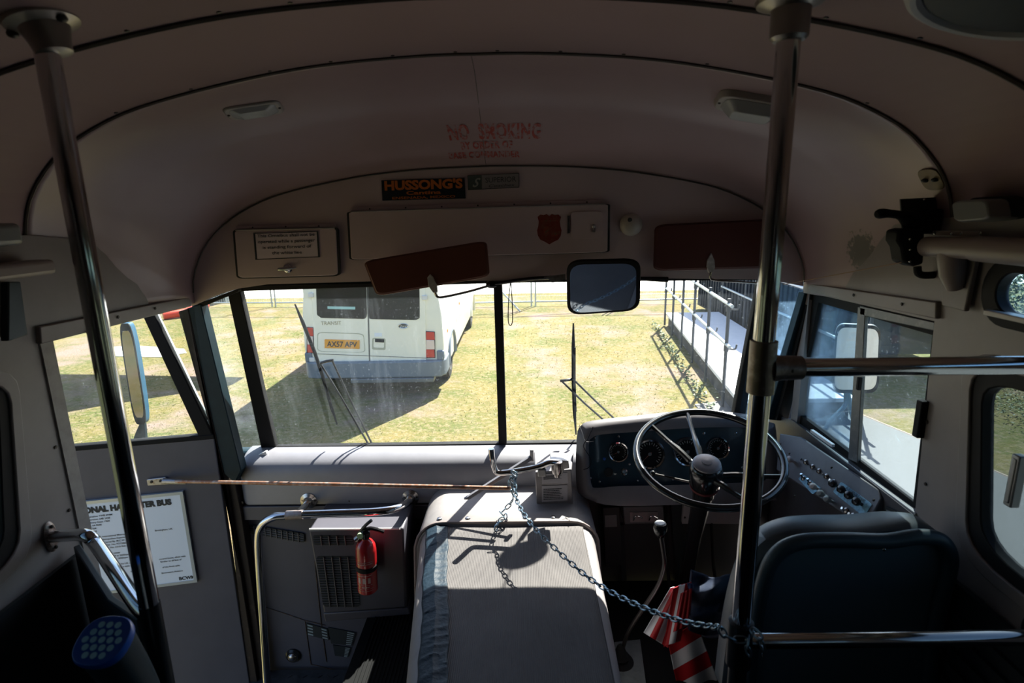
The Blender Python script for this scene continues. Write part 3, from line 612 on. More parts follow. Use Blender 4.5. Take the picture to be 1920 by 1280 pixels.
# notice box and door lever mechanism
nb = thing('notice_box', 'grey metal box with two printed cards standing on the engine cover collar', 'box', (.21, 2.04, .46))
bx = lambda a, b, y=1.985: at(a, b, y)
A0, A1, A2, A3 = bx(1003, 886), bx(1072, 880), bx(1075, 955), bx(1007, 958)
B0, B1 = at(1001, 846, 2.10), at(1076, 842, 2.10)
C2, C3 = V((A2.x, 2.10, A2.z)), V((A3.x, 2.10, A3.z))
obj('case', MB().add([A0, A1, A2, A3, B0, B1, C2, C3], [(0, 1, 2, 3), (4, 5, 1, 0), (5, 4, 7, 6), (4, 0, 3, 7), (1, 5, 6, 2), (3, 2, 6, 7)]), M('box_grey', (.26, .25, .26), .4, .3, noise=(30, (.20, .18, .18), .4, .8)), nb, bevel=.004)
for q in ([(1016, 889), (1064, 886), (1065, 905), (1016, 907)], [(1016, 911), (1064, 909), (1064, 938), (1016, 941)]):
    P = [at(a, b, 1.982) for a, b in q]; cd_ = obj('card', MB().prism(P, EY*.002), M('aged_card', (.50, .48, .50), .6), nb)
    wd = (P[1]-P[0]).length; hh = (P[0]-P[3]).length
    obj('lettering', lines_mb(P[0]+EX*wd*.06-EZ*hh*.22-EY*.0006, P[1]-P[0], EZ, 7 if hh > .05 else 4, wd*.86, hh*.105, hh*.05, 5), INK, cd_)
lv = thing('door_lever', 'chrome door opening lever with pivot above the engine cover', 'lever', at(1045, 900, 1.90))
LYY = 1.88
obj('handle', MB().tube(smooth([at(921, 841, LYY-.01), at(923, 860, LYY-.01), at(928, 879, LYY), at(937, 886, LYY), at(980, 881, LYY), at(1012, 874, LYY), at(1030, 867, LYY), at(1046, 867, LYY+.01)], 6), [.0105]*30+[.0115]*13, 14), CHROME, lv)
pv = at(1044, 868, LYY+.01)
obj('pivot', MB().lathe(pv+EZ*.006, -EZ, [(.010, -.004), (.020, 0), (.020, .03), (.016, .045), (.010, .05), (.008, .06), (.001, .06)], 24), CHROMED, lv)
obj('bracket', MB().prism([at(1032, 862, LYY+.03), at(1066, 864, LYY+.03), at(1068, 878, LYY+.03), at(1058, 880, LYY+.03), at(1054, 890, LYY+.03), at(1036, 880, LYY+.03)], EY*.07), STEEL, lv, bevel=.003)
obj('link_block', MB().box(at(1016, 884, LYY), (.030, .024, .030)), STEEL, lv, bevel=.004)
obj('flat_arm', MB().prism([at(995, 856, 1.95), at(999, 862, 1.95), at(880, 937, 1.90), at(869, 937, 1.90)], V((0, .012, .004))), DASH, lv, bevel=.002)
obj('arm_post', MB().box(at(997, 853, 1.96), (.014, .014, .045)), STEEL, lv, bevel=.002)
# rusty rod to the door
rd = thing('door_rod', 'long thin rusty rod running from the open door to the door lever', 'rod', at(640, 908, 1.95))
e0 = dr(322, 902, .035); e1 = at(957, 915, 1.87)
obj('rod', MB().tube([e0, e0.lerp(e1, .5)+EZ*.001, e1], .0072, 12), RUST, rd)
obj('fork', MB().tube([dr(306, 902, .03), dr(318, 902, .034), dr(338, 903, .036)+(e1-e0)*.02], [.012, .011, .009], 10), STEEL, rd)
bk = obj('bracket', MB().prism([dr(276, 897, .004), dr(312, 893, .004), dr(318, 907, .004), dr(278, 909, .004)], DN*.008), M('bracket_metal', (.50, .48, .46), .35, .7, noise=(60, (.25, .15, .1), .5, .7)), rd, bevel=.003)
for a, b in ((284, 903), (301, 901)): obj('bolt', MB().lathe(dr(a, b, .012), DN, [(.006, 0), (.005, .004), (.001, .005)], 8), SCREW, bk)
# ================================================================ INSTRUMENT CLUSTER
ic = thing('instrument_cluster', 'rounded grey instrument pod with dark blue gauge panel behind the steering wheel', 'instrument panel', (.7, 2.15, .33))
IY = 2.10; tilt = V((0, -1, .30)).normalized()
IO = at(1240, 860, IY)
def ip(a, b, off=0): return atP(a, b, IO+tilt*off, tilt)
outer = [(1092, 830), (1100, 806), (1122, 797), (1200, 788), (1300, 779), (1395, 785), (1440, 800), (1452, 815), (1456, 925), (1440, 938), (1300, 945), (1160, 948), (1110, 938), (1092, 915)]
inner = [(1104, 836), (1110, 821), (1130, 814), (1200, 809), (1300, 802), (1385, 801), (1420, 806), (1432, 815), (1436, 890), (1420, 902), (1300, 908), (1165, 911), (1122, 914), (1108, 905)]
po = smooth([ip(a, b, .045) for a, b in outer], 3, True); pi_ = smooth([ip(a, b, .045) for a, b in inner], 3, True); pin = smooth([ip(a, b, .004) for a, b in inner], 3, True)
ctr = ip(1270, 868, -.1)
back = [q+(ctr-q)*.06+V((0, .16, -.03)) for q in po]; mid = [q+(q-ctr)*.05+V((0, .03, 0)) for q in po]
pbk = [q-tilt*.02 for q in pin]
mb = MB(); mb.loft([pin, pi_, [a.lerp(b, .5)+tilt*.008 for a, b in zip(pi_, po)], po, mid, back], True, False)
obj('hood', mb, M('pod_grey', (.19, .18, .19), .36, noise=(10, (.15, .14, .15), .4, .8)), ic, angle=60)
obj('panel_face', MB().prism(pin, -tilt*.02), M('panel_blue_black', (.008, .028, .045), .28, noise=(15, (.012, .045, .07), .4, .8), coat=.3), ic)
TI = M('gauge_marks', (.45, .47, .44), .5); TU = tilt; TX = EX; TYv = TU.cross(TX).normalized(); TYv = TYv if TYv.z > 0 else -TYv
def gauge(a, b, rp, face_h=.0, name='gauge', needle=.6):
    c = ip(a, b, .006); r_ = rp/FPX*(c-CP).dot(cf); g = obj(name, MB().lathe(c, TU, [(r_*.90, 0), (r_*.90, .002), (.001, .002)], 36), M('dial_black', (.006, .007, .008), .7, spec=.15), ic)
    obj('bezel', MB().lathe(c, TU, [(r_*1.0, -.003), (r_*1.02, .006), (r_*.96, .011), (r_*.86, .009), (r_*.86, .004)], 40, caps=False), CHROME, g)
    m = MB()
    for i in range(21):
        th = math.radians(225-i*13.5); d = TX*math.cos(th)+TYv*math.sin(th); e = TU.cross(d); ra = .66 if i % 2 else .60; q0 = c+TU*.0028+d*r_*ra; q1 = c+TU*.0028+d*r_*.78; w2 = e*r_*.018
        m.add([q0-w2, q0+w2, q1+w2, q1-w2], [(0, 1, 2, 3)])
    obj('markings', m, TI, g)
    d = TX*math.cos(needle)+TYv*math.sin(needle); e = TU.cross(d)*r_*.03
    obj('needle', MB().prism([c+TU*.004-e-d*r_*.15, c+TU*.004+e-d*r_*.15, c+TU*.004+d*r_*.6], TU*.001), M('needle_red', (.35, .12, .08), .5), g)
    obj('hub', MB().lathe(c+TU*.004, TU, [(r_*.12, 0), (r_*.1, .003), (.001, .003)], 16), M('hub_grey', (.14, .16, .16), .5), g)
gauge(1159, 847, 19, needle=3.6); gauge(1218, 851, 28, needle=3.9); gauge(1289, 847, 27, needle=3.9); gauge(1346, 840, 21, needle=.9)
c = ip(1141, 885, .006); obj('warning_lamp', MB().lathe(c, TU, [(.018, 0), (.018, .006), (.013, .006), (.012, .001), (.001, .001)], 24), BLACKG, ic)
c = ip(1170, 884, .006); obj('ignition_lock', MB().lathe(c, TU, [(.013, 0), (.013, .006), (.008, .007), (.008, .002), (.001, .002)], 24), CHROME, ic)
c = ip(1133, 860, .006); obj('warning_light', MB().ball(c, .006), M('blue_lens', (.02, .12, .55), .2), ic)
for a, b in ((1116, 821), (1180, 870), (1230, 886), (1262, 899), (1195, 901), (1124, 903), (1107, 896), (1160, 818), (1320, 812), (1380, 812), (1392, 876), (1102, 858)):
    obj('screw', MB().lathe(ip(a, b, .005), TU, [(.0055, 0), (.0045, .002), (.001, .003)], 10), CHROME, ic)
# stray wires at the pod's left end
wr = thing('stray_wire', 'thin loose wires at the left end of the instrument pod', 'wire', ip(1100, 860))
obj('wire', MB().tube(smooth([ip(1112, 800, .07), ip(1103, 820, .075), ip(1094, 836, .07), ip(1105, 855, .07), ip(1108, 866, .07), ip(1104, 876, .07), ip(1094, 880, .06)], 6), .0015, 6), BLACK, wr)
obj('wire', MB().tube(smooth([ip(1086, 796, .06), ip(1092, 812, .07), ip(1098, 827, .07), ip(1113, 827, .06)], 6), .0012, 6), STEEL, wr)
# ================================================================ STEERING WHEEL
SC = V((.710, 1.783, .741)); SN = V((math.sin(.31)*math.sin(-.212), -math.sin(.31)*math.cos(-.212), math.cos(.31))).normalized()
st = thing('steering_wheel', 'large black four-spoke bus steering wheel on a thick column', 'steering wheel', (SC.x, SC.y+.3, 0))
WH = M('wheel_bakelite', (.012, .014, .016), .18, coat=.4)
def onw(a, b, off=0): return atP(a, b, SC+SN*off, SN)
obj('rim', MB().torus(SC, SN, .235, .0125, 72, 14), WH, st)
hubc = atP(1325, 871, SC+SN*.02, SN)
obj('hub', MB().lathe(hubc, -SN, [(.001, -.004), (.040, -.004), (.046, .0), (.052, .012), (.054, .03), (.050, .055), (.046, .085), (.040, .10), (.036, .13), (.001, .13)], 40), WH, st)
obj('horn_cap', MB().lathe(hubc, SN, [(.044, .002), (.044, .007), (.036, .012), (.017, .013), (.016, .016), (.001, .018)], 40), M('horn_cap_grey', (.30, .27, .275), .35, .1), st)
for a, b in ((1225, 799), (1289, 775), (1464, 892), (1408, 943)):
    e = onw(a, b); d = (e-SC).normalized(); e = SC+d*.232; s_ = hubc-SN*.03+d*.045
    m = MB(); pts = [s_, s_.lerp(e, .25)+SN*.004, s_.lerp(e, .6), e]
    m.tube(smooth(pts, 4), [.015]+[.0105]*6+[.008]*6, 10); obj('spoke', m, WH, st)
cb = at(1283, 1105, 2.12)
obj('column', MB().tube([hubc-SN*.12, hubc.lerp(cb, .5), cb], [.034, .027, .027], 20), BLACKG, st)
obj('indicator_stalk', MB().tube([hubc-SN*.09, atP(1226, 888, SC-SN*.06, SN)], .004, 8).ball(atP(1224, 887, SC-SN*.06, SN), .010), BLACKG, st)
obj('column_decal', MB().lathe(hubc, -SN, [(.0475, .088), (.0475, .092), (.0455, .098), (.043, .098)], 40), M('red_decal', (.12, .015, .015), .4), st)
# ================================================================ under the dash on the cab side
cb_ = thing('control_box', 'small grey control box with two chrome levers under the instrument pod', 'control', at(1205, 975, 2.10))
obj('case', MB().prism([at(1168, 950, 2.09), at(1243, 948, 2.09), at(1245, 981, 2.09), at(1171, 983, 2.09)], EY*.09), M('ctl_grey', (.10, .095, .10), .45), cb_, bevel=.004)
obj('plate', MB().prism([at(1181, 960, 2.087), at(1233, 959, 2.087), at(1234, 977, 2.087), at(1182, 979, 2.087)], EY*.004), M('ctl_plate', (.24, .20, .20), .4, .5), cb_)
for a in (1193, 1222): obj('lever', MB().tube(smooth([at(a-5, 975, 2.075), at(a-2, 968, 2.07), at(a+4, 967, 2.07), at(a+12, 971, 2.06)], 4), .003, 8), CHROME, cb_)
bx2 = thing('fuse_box', 'dark box with a pale label beside the engine cover', 'box', at(1145, 1000, 2.12))
obj('case', MB().prism([at(1130, 952, 2.12), at(1162, 950, 2.12), at(1166, 1060, 2.12), at(1135, 1062, 2.12)], EY*.07), M('fuse_dark', (.02, .02, .022), .5), bx2, bevel=.003)
obj('label_card', MB().prism([at(1134, 966, 2.117), at(1156, 965, 2.117), at(1157, 987, 2.117), at(1135, 988, 2.117)], EY*.002), M('dim_card', (.22, .20, .20), .6), bx2)
pn = thing('knee_panel', 'pale riveted strip panel behind the steering column', 'panel', at(1350, 980, 2.12))
obj('panel', MB().prism([at(1282, 944, 2.13), at(1430, 944, 2.13), at(1425, 982, 2.13), at(1279, 982, 2.13)], EY*.02), M('knee_pale', (.42, .38, .38), .45), pn, bevel=.002)
for a, b in ((1284, 970), (1424, 970)): obj('rivet', MB().lathe(at(a, b, 2.128), -EY, [(.005, 0), (.001, .003)], 8), SCREW, pn)
struct('trim_35', MB().prism([at(1258, 945, 2.15), at(1278, 945, 2.15), at(1290, 1100, 2.15), at(1270, 1100, 2.15)], EY*.04).prism([at(1162, 985, 2.16), at(1170, 985, 2.16), at(1178, 1150, 2.16), at(1168, 1150, 2.16)], EY*.03), DARK)
for a, b, lab in ((1262, 1150, 'left foot pedal under the steering column'), (1350, 1140, 'right foot pedal under the steering column')):
    q = at(a, b, 1.98); pd = thing('foot_pedal', lab, 'pedal', V((q.x, 2.05, 0)))
    obj('pad', MB().box(q, (.055, .02, .07), Matrix.Rotation(.5, 3, 'X')), BLACK, pd, bevel=.004); obj('arm', MB().tube([q+EY*.01, q+V((0, .10, .12)), V((q.x, 2.16, .35))], .007, 8), BLACK, pd)
# gear lever
gl = thing('gear_lever', 'tall bent gear lever with round knob and white topped cap', 'gear lever', atZ(1165, 1240, 0))
kn = at(1238, 986, 1.62)
obj('shaft', MB().tube(smooth([kn-EZ*.02, at(1243, 1030, 1.63), at(1245, 1062, 1.64), at(1232, 1100, 1.66), at(1205, 1142, 1.68), at(1178, 1185, 1.69), at(1165, 1225, 1.70)], 6), .0068, 12), M('lever_dark', (.05, .045, .045), .35, .7), gl)
obj('knob', MB().lathe(kn, EZ, [(.006, -.040), (.012, -.036), (.021, -.016), (.022, .0), (.018, .010), (.001, .011)], 28), BLACKG, gl)
obj('knob_cap', MB().lathe(kn+EZ*.011, EZ, [(.016, 0), (.014, .002), (.001, .003)], 24), M('knob_white', (.75, .78, .80), .35), gl)
gb = atZ(1163, 1243, 0); obj('boot', MB().lathe(gb, EZ, [(.048, 0), (.046, .01), (.030, .018), (.032, .03), (.022, .04), (.012, .07), (.007, .075)], 28), BLACK, gl)
struct('trim_36', MB().prism([atZ(1152, 1205, .004), atZ(1200, 1200, .004), atZ(1212, 1290, .004), atZ(1150, 1290, .004)], EZ*.004), M('cab_floor_plate', (.16, .18, .18), .5, .3, noise=(30, (.09, .1, .1), .4, .8)))
# ================================================================ HEADER FITTINGS
HYF = 2.068
OUTL = M('locker_seal', (.02, .019, .018), .5); LID = M('locker_lid', (.62, .50, .51), .4, noise=(5, (.57, .455, .465), .4, .8), bump=(35, .1, .002))
def locker(name, label, cat, quad, flange=True):
    P = [at(a, b, HYF) for a, b in quad]; c = (P[0]+P[2])/2; o_ = thing(name, label, cat, c)
    R = rounded(P, .04 if (P[1]-P[0]).length > .5 else .07, 4)
    obj('seal', MB().ring([c+(q-c)+((q-c).normalized()*.008) for q in R], R, -EY*.012), OUTL, o_)
    obj('lid', MB().prism(R, -EY*.014), LID, o_, bevel=.002)
    h0, h1 = P[0].lerp(P[1], .01), P[0].lerp(P[1], .99)
    hg = obj('hinge_strip', MB().prism([h0-EZ*.002, h1-EZ*.002, h1+EZ*.014, h0+EZ*.014], -EY*.006), LID, o_, bevel=.001)
    obj('hinge_pin', MB().tube([h0-EY*.015+EZ*.0, h1-EY*.015], .0028, 8), CREAM2, o_)
    for i in range(7 if (P[1]-P[0]).length > .5 else 3):
        t = (i+.5)/(7 if (P[1]-P[0]).length > .5 else 3); obj('rivet', MB().lathe(h0.lerp(h1, t)+EZ*.008-EY*.006, -EY, [(.003, 0), (.001, .0015)], 8), SCREW, o_)
    return o_
l1 = locker('overhead_locker', 'small cream locker lid with a boxed notice and chrome turn handle', 'locker', [(443, 431), (632, 427), (636, 515), (450, 520)])
q = at(540, 503, HYF-.014)
hd = obj('turn_handle', MB().lathe(q, -EY, [(.016, 0), (.016, .003), (.010, .006), (.006, .012), (.006, .02), (.001, .021)], 20), CHROME, l1)
obj('handle_bar', MB().tube([q-EY*.018-EX*.028-EZ*.001, q-EY*.018, q-EY*.022+EX*.040+EZ*.005], [.006, .007, .003], 10), CHROME, hd)
l2 = locker('overhead_locker', 'long cream locker lid across the middle of the header', 'locker', [(656, 397), (1139, 382), (1138, 472), (661, 486)])
P = [at(a, b, HYF-.0145) for a, b in ((1070, 397), (1130, 396), (1131, 446), (1071, 448))]
hatch = obj('hatch', MB().prism(rounded(P, .14, 4), -EY*.005), LID, l2, bevel=.001)
obj('hatch_hinge', MB().box(at(1066, 421, HYF-.018), (.008, .006, .06)), CHROMED, hatch); obj('hatch_knob', MB().tube([at(1113, 424, HYF-.02), at(1113, 435, HYF-.026)], .005, 10).ball(at(1113, 424, HYF-.022), .007), STEEL, hatch)
# notice with border
def plate_sign(name, label, quad, Y, bgm, th=.0015, cat='sign'):
    P = [at(a, b, Y) for a, b in quad]; o_ = thing(name, label, cat, P[3]); obj('plate', MB().prism(P, EY*th), bgm, o_); return o_, P
NY = HYF-.0162
o_, P = plate_sign('omnibus_notice', 'small framed notice about standing passengers on the left locker lid', [(475, 437), (597, 433), (600, 482), (479, 487)], NY, M('notice_card', (.75, .64, .70), .5))
ux = (P[1]-P[0]).normalized(); uy = (P[0]-P[3]).normalized(); c = sum(P, V())/4-EY*.0012
obj('border', MB().ring([q-EY*.0002 for q in P], [q+(c-q)*.055 for q in P], -EY*.0008), INK, o_)
wd = (P[1]-P[0]).length
obj('lettering', join(*[textmb(t_, c+uy*(.031-.0205*i), ux, uy, .0105, align='CENTER', fit=wd*f_, offset=.012) for i, (t_, f_) in enumerate((('This Omnibus shall not be', .88), ('operated while a passenger', .88), ('is standing forward of', .75), ('the white line', .46)))]), INK, o_)
# bumper sticker
SO = M('sticker_orange', (.62, .17, .03), .5)
o_, P = plate_sign('bumper_sticker', 'navy bumper sticker with orange lettering above the long locker', [(715, 338), (871, 333), (873, 372), (717, 376)], HYF-.001, M('sticker_navy', (.006, .014, .024), .4), cat='sticker')
ux = (P[1]-P[0]).normalized(); uy = (P[0]-P[3]).normalized(); c = sum(P, V())/4-EY*.002; wd = (P[1]-P[0]).length; hh = (P[0]-P[3]).length
obj('lettering', join(textmb("HUSSONG'S", c+uy*hh*.02, ux, uy, hh*.43, align='CENTER', fit=wd*.94, offset=.045), textmb('Cantina', c-uy*hh*.24, ux, uy, hh*.17, align='CENTER', fit=wd*.42, offset=.03), textmb('ENSENADA, MEXICO', c-uy*hh*.45, ux, uy, hh*.12, align='CENTER', fit=wd*.76, offset=.02)), SO, o_)
o_, P = plate_sign('maker_plate', 'small silver and grey maker plate right of the bumper sticker', [(877, 329), (973, 325), (973, 351), (878, 356)], HYF-.001, M('plate_silver', (.34, .32, .32), .5, .2), cat='plate')
ux = (P[1]-P[0]).normalized(); uy = (P[0]-P[3]).normalized(); wd = (P[1]-P[0]).length; hh = (P[0]-P[3]).length
obj('dark_field', MB().prism([P[0]-EY*.0004, P[0].lerp(P[1], .27)-EY*.0004, P[3].lerp(P[2], .27)-EY*.0004, P[3]-EY*.0004], -EY*.0006), M('plate_slate', (.10, .13, .12), .5, .4), o_)
cc = P[3]+ux*wd*.64-EY*.001
PD = M('plate_letters', (.05, .055, .055), .5)
obj('lettering', join(textmb('SUPERIOR', cc+uy*hh*.45, ux, uy, hh*.36, align='CENTER', fit=wd*.60), textmb('Coaches', cc+uy*hh*.14, ux, uy, hh*.18, align='CENTER', fit=wd*.50, shear=.3)), PD, o_)
obj('emblem', textmb('S', P[3]+ux*wd*.13+uy*hh*.2-EY*.001, ux, uy, hh*.6, align='CENTER', shear=.5, offset=.02), M('plate_pale', (.42, .44, .40), .4, .4), o_)
m = MB()
for s_ in range(4):
    a_, b_ = P[s_], P[(s_+1) % 4]; m.tube([a_-EY*.001, b_-EY*.001], .001, 5)
obj('edge', m, PD, o_)
# red shield
def shield(cx_, cy_, w_, h_, Y):
    pts = [(0, .42), (.10, .5), (.22, .46), (.36, .48), (.47, .40), (.42, .25), (.44, .10), (.49, -.05), (.46, -.22), (.36, -.36), (.18, -.43), (0, -.52)]
    pts = pts+[(-a, b) for a, b in reversed(pts[1:-1])]; return [at(cx_+a*w_, cy_-b*h_, Y) for a, b in pts]
SHR = M('faded_shield_red', (.20, .022, .012), .5, noise=(60, (.20, .09, .05), .45, .75))
o_ = thing('shield_sticker', 'faded red shield shaped sticker on the long locker lid', 'sticker', at(1030, 460, NY))
obj('shield', MB().prism(shield(1030, 429, 47, 56, HYF-.0150), EY*.001), SHR, o_)
P0 = at(1030, 440, HYF-.0156); m = textmb('66', P0, EX, EZ, .024, align='CENTER', offset=.01); 
m = join(MB().prism([q for q in shield(1030, 429, 47, 56, HYF-.0156)], EY*.0001) if False else MB().box(at(1030, 414, HYF-.0156), (.060, .0004, .003)), MB().box(at(1024, 432, HYF-.0156), (.018, .0004, .028)), MB().box(at(1040, 440, HYF-.0156), (.022, .0004, .010)))
obj('worn_marks', m, M('shield_worn', (.16, .10, .05), .6, noise=(80, (.30, .04, .02), .4, .6)), o_)
# round bell / buzzer
c = at(1183, 421, HYF); o_ = thing('buzzer', 'round cream buzzer dome with a dark centre spot right of the long locker', 'buzzer', c)
obj('dome', MB().lathe(c, -EY, [(.040, 0), (.039, .008), (.033, .018), (.022, .026), (.010, .030), (.001, .031)], 32), M('buzzer_cream', (.50, .46, .42), .35), o_)
obj('centre', MB().ball(at(1181, 412, HYF-.027), (.008, .004, .008)), DARK, o_)
# sun visors ------------------------------------------------------
VIS = M('visor_leatherette', (.135, .040, .024), .5, bump=(120, .15, .001)); VIS2 = M('visor_dark_leatherette', (.10, .025, .018), .5, bump=(120, .15, .001))
def visor(label, quad, Y, mat, tiltv=0):
    P = [at(a, b, Y+(tiltv if i > 1 else 0)) for i, (a, b) in enumerate(quad)]; c = sum(P, V())/4; o_ = thing('sun_visor', label, 'sun visor', c); n = (P[1]-P[0]).cross(P[2]-P[0]).normalized()
    if n.y > 0: n = -n
    R = rounded(P, .10, 5); sh = [c+(q-c)*.975 for q in R]
    obj('pad', MB().loft([[q+n*.012 for q in sh], [q+n*.008 for q in R], [q for q in R], [q-n*.004 for q in sh]]), mat, o_, bevel=.002)
    obj('piping', MB().tube([q+n*.0045 for q in R], .004, 6, True), mat, o_); return o_, n
BRK = M('visor_bracket', (.40, .37, .36), .45, noise=(60, (.62, .6, .58), .45, .7))
v1, n1 = visor('left rust-brown sun visor tilted down over the windshield centre', [(684, 491), (911, 453), (917, 517), (708, 553)], 2.00, VIS, -.02)
obj('clip', MB().prism([at(a, b, 1.965) for a, b in ((806, 514), (812, 520), (818, 532), (820, 548), (812, 549), (803, 536), (801, 520))], EY*.02), BRK, v1, bevel=.002)
obj('arm', MB().tube(smooth([at(815, 545, 1.975), at(820, 556, 1.975), at(835, 556, 1.99), at(880, 546, 2.03), at(918, 535, 2.06)], 5), .0045, 10), CHROMED, v1)
obj('pivot', MB().lathe(at(922, 533, 2.075), V((1, -.1, .05)), [(.009, -.02), (.014, -.008), (.015, .006), (.010, .018)], 16), BLACKG, v1)
v2, n2 = visor('right dark red-brown sun visor folded flat behind the right pole', [(1229, 423), (1450, 412), (1450, 500), (1226, 506)], 2.045, VIS2, -.01)
obj('clip', MB().prism([at(a, b, 2.02) for a, b in ((1334, 474), (1340, 488), (1341, 502), (1336, 512), (1330, 512), (1325, 500), (1326, 488))], EY*.015), BRK, v2, bevel=.002)
obj('arm', MB().tube(smooth([at(1333, 510, 2.02), at(1332, 520, 2.02), at(1340, 525, 2.02), at(1380, 528, 2.03), at(1436, 531, 2.05), at(1450, 520, 2.06)], 5), .004, 10), CHROMED, v2)
# interior mirror
im = thing('interior_mirror', 'black framed interior rear view mirror hanging at the windshield top', 'mirror', at(1130, 520, 2.05))
q = [(1062, 489), (1201, 486), (1199, 581), (1064, 590)]
MO = at(1130, 537, 1.955); MN = V((-.235, -1, -.446)).normalized()
P = [atP(a, b, MO, MN) for a, b in q]; R = rounded(P, .22, 6); c = sum(R, V())/len(R)
obj('frame', MB().loft([[c+(x-c)*.93+MN*.006 for x in R], [c+(x-c)*1.0+MN*.004 for x in R], [c+(x-c)*1.01-MN*.008 for x in R], [c+(x-c)*.90-MN*.022 for x in R]]), BLACK, im, bevel=.001)
obj('mirror_glass', MB().prism([c+(x-c)*.90+MN*.0065 for x in R], MN*.0015), M('mirror_silver', (.62, .74, .86), .03, 1), im)
obj('arm', MB().tube(smooth([at(1052, 519, 2.045), at(1000, 522, 2.06), at(960, 527, 2.062), at(920, 533, 2.07)], 4), .007, 10), BLACKG, im)
obj('right_arm', MB().tube([at(1195, 522, 2.04), at(1252, 524, 2.05)], [.007, .010], 10), BLACKG, im)
obj('ball_joint', MB().tube([MO-MN*.015, MO-MN*.02+V((0, .05, .05))], .009, 10), BLACKG, im)
obj('arm_collar', MB().prism([at(a, b, 2.03) for a, b in ((1020, 520), (1060, 514), (1060, 524), (1035, 530), (1028, 522))], EY*.02), STEEL, im)
lc = tag(obj('hanging_loop', MB().tube(smooth([at(957, 530, 2.06), at(954, 560, 2.06), at(953, 600, 2.06), at(957, 610, 2.06), at(961, 600, 2.06), at(960, 560, 2.06), at(958, 530, 2.06)], 5), .0018, 6), BLACK), 'thin black cord loop hanging beside the windshield centre bar', 'cord')
# ================================================================ POLES AND RAILS
PRX, PRY = .527, 1.0
PRr = .0185
rp = thing('grab_pole', 'tall chrome pole on the right behind the driver seat with tee joints', 'pole', (PRX, PRY, 0))
zt = BV0.ray_cast(V((PRX, PRY, 1)), EZ)[0].z
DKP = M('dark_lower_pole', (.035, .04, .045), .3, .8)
zz = lambda py, x=PRX, y=PRY: at(1400, py, y).z
obj('tube', MB().tube([V((PRX, PRY, .66)), V((PRX, PRY, zt))], PRr, 28), CHROME, rp)
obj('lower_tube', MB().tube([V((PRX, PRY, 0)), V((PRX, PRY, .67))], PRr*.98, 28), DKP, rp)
obj('ceiling_socket', MB().lathe(V((PRX, PRY, zt)), -EZ, [(.055, 0), (.052, .006), (.030, .014), (.029, .055), (.024, .06)], 28), M('socket_metal', (.30, .28, .26), .35, .8), rp)
zu = 1.264; COLR = M('worn_tee', (.22, .19, .175), .38, .8, noise=(50, (.42, .39, .37), .5, .75))
tu = obj('tee_joint', MB().lathe(V((PRX, PRY, zu-.047)), EZ, [(PRr, 0), (.0235, .001), (.0235, .098), (PRr, .099)], 28).lathe(V((PRX+.015, PRY, zu)), EX, [(.026, 0), (.0225, .02), (.0215, .055), (.0165, .056)], 24), COLR, rp)
obj('screw', MB().lathe(V((PRX+.045, PRY-.021, zu)), -EY, [(.005, 0), (.001, .002)], 8), SCREW, tu)
zl = .688
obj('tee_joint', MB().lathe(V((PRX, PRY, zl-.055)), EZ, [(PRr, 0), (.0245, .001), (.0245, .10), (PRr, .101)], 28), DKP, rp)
obj('base_flange', MB().lathe(V((PRX, PRY, 0)), EZ, [(.06, 0), (.055, .008), (.025, .02)], 24), CHROMED, rp)
o_ = thing('guard_rail', 'upper chrome guard rail running right from the tee joint to the side wall', 'rail', (PRX+.04, PRY, zu)); obj('tube', MB().tube([V((PRX+.045, PRY, zu)), V((1.10, PRY-.005, zu))], .0165, 24), CHROME, o_)
obj('flange', MB().lathe(V((1.128, PRY-.005, zu)), -EX, [(.04, 0), (.04, .005), (.018, .02)], 24), CHROMED, o_)
o_ = thing('guard_rail', 'lower chrome guard rail behind the driver seat just above the frame bottom', 'rail', (PRX+.04, PRY, zl)); obj('tube', MB().tube([V((PRX+.02, PRY, zl)), V((1.10, PRY-.005, zl+.008))], .0155, 24), CHROME, o_)
obj('flange', MB().lathe(V((1.124, PRY-.005, zl+.008)), -EX, [(.04, 0), (.04, .005), (.018, .02)], 24), CHROMED, o_)
PLX, PLY = -.632, .945
lp_ = thing('grab_pole', 'tall chrome pole on the left beside the entry door', 'pole', (PLX, PLY, 0))
ztl = BV0.ray_cast(V((PLX, PLY, 1)), EZ)[0].z
zj = at(290, 1135, PLY).z
obj('tube', MB().tube([V((PLX, PLY, zj)), V((PLX, PLY, ztl))], .0175, 28), CHROME, lp_)
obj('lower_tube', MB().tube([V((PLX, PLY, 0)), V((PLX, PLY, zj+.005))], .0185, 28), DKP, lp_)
obj('ceiling_socket', MB().lathe(V((PLX, PLY, ztl+.003)), V((.25, 0, -1)), [(.052, 0), (.050, .008), (.034, .014), (.028, .034), (.025, .05), (.018, .052)], 28), M('socket_metal', (.3, .28, .26)), lp_)
for s_ in (-1, 1): obj('screw', MB().ball(V((PLX+.040*s_, PLY-.01, ztl-.010+.010*s_)), (.008, .008, .006)), SCREW, lp_)
o_ = thing('grab_rail', 'chrome handrail sloping from the left wall flange down to the left pole', 'handrail', V((-1.12, 1.33, .72)))
w0 = atX(95, 1006, -1.125); pe = V((PLX, PLY, at(268, 1150, PLY).z))
obj('tube', MB().tube(smooth([w0, at(130, 1003, w0.y-.02), at(162, 1004, w0.y-.06), at(182, 1022, 1.22), at(215, 1070, 1.10), at(262, 1138, .97), pe], 6), .0155, 18), CHROME, o_)
fl_ = obj('flange', MB().loft([[w0+V((.001+k*.006, 0, 0))+EY*.020*math.cos(a)*(1-.3*k)+EZ*.042*math.sin(a)*(1-.3*k) for a in [2*math.pi*i/28 for i in range(28)]] for k in (0, 1)]), M('rusty_flange', (.22, .15, .13), .45, .6, noise=(60, (.45, .42, .4), .45, .7)), o_)
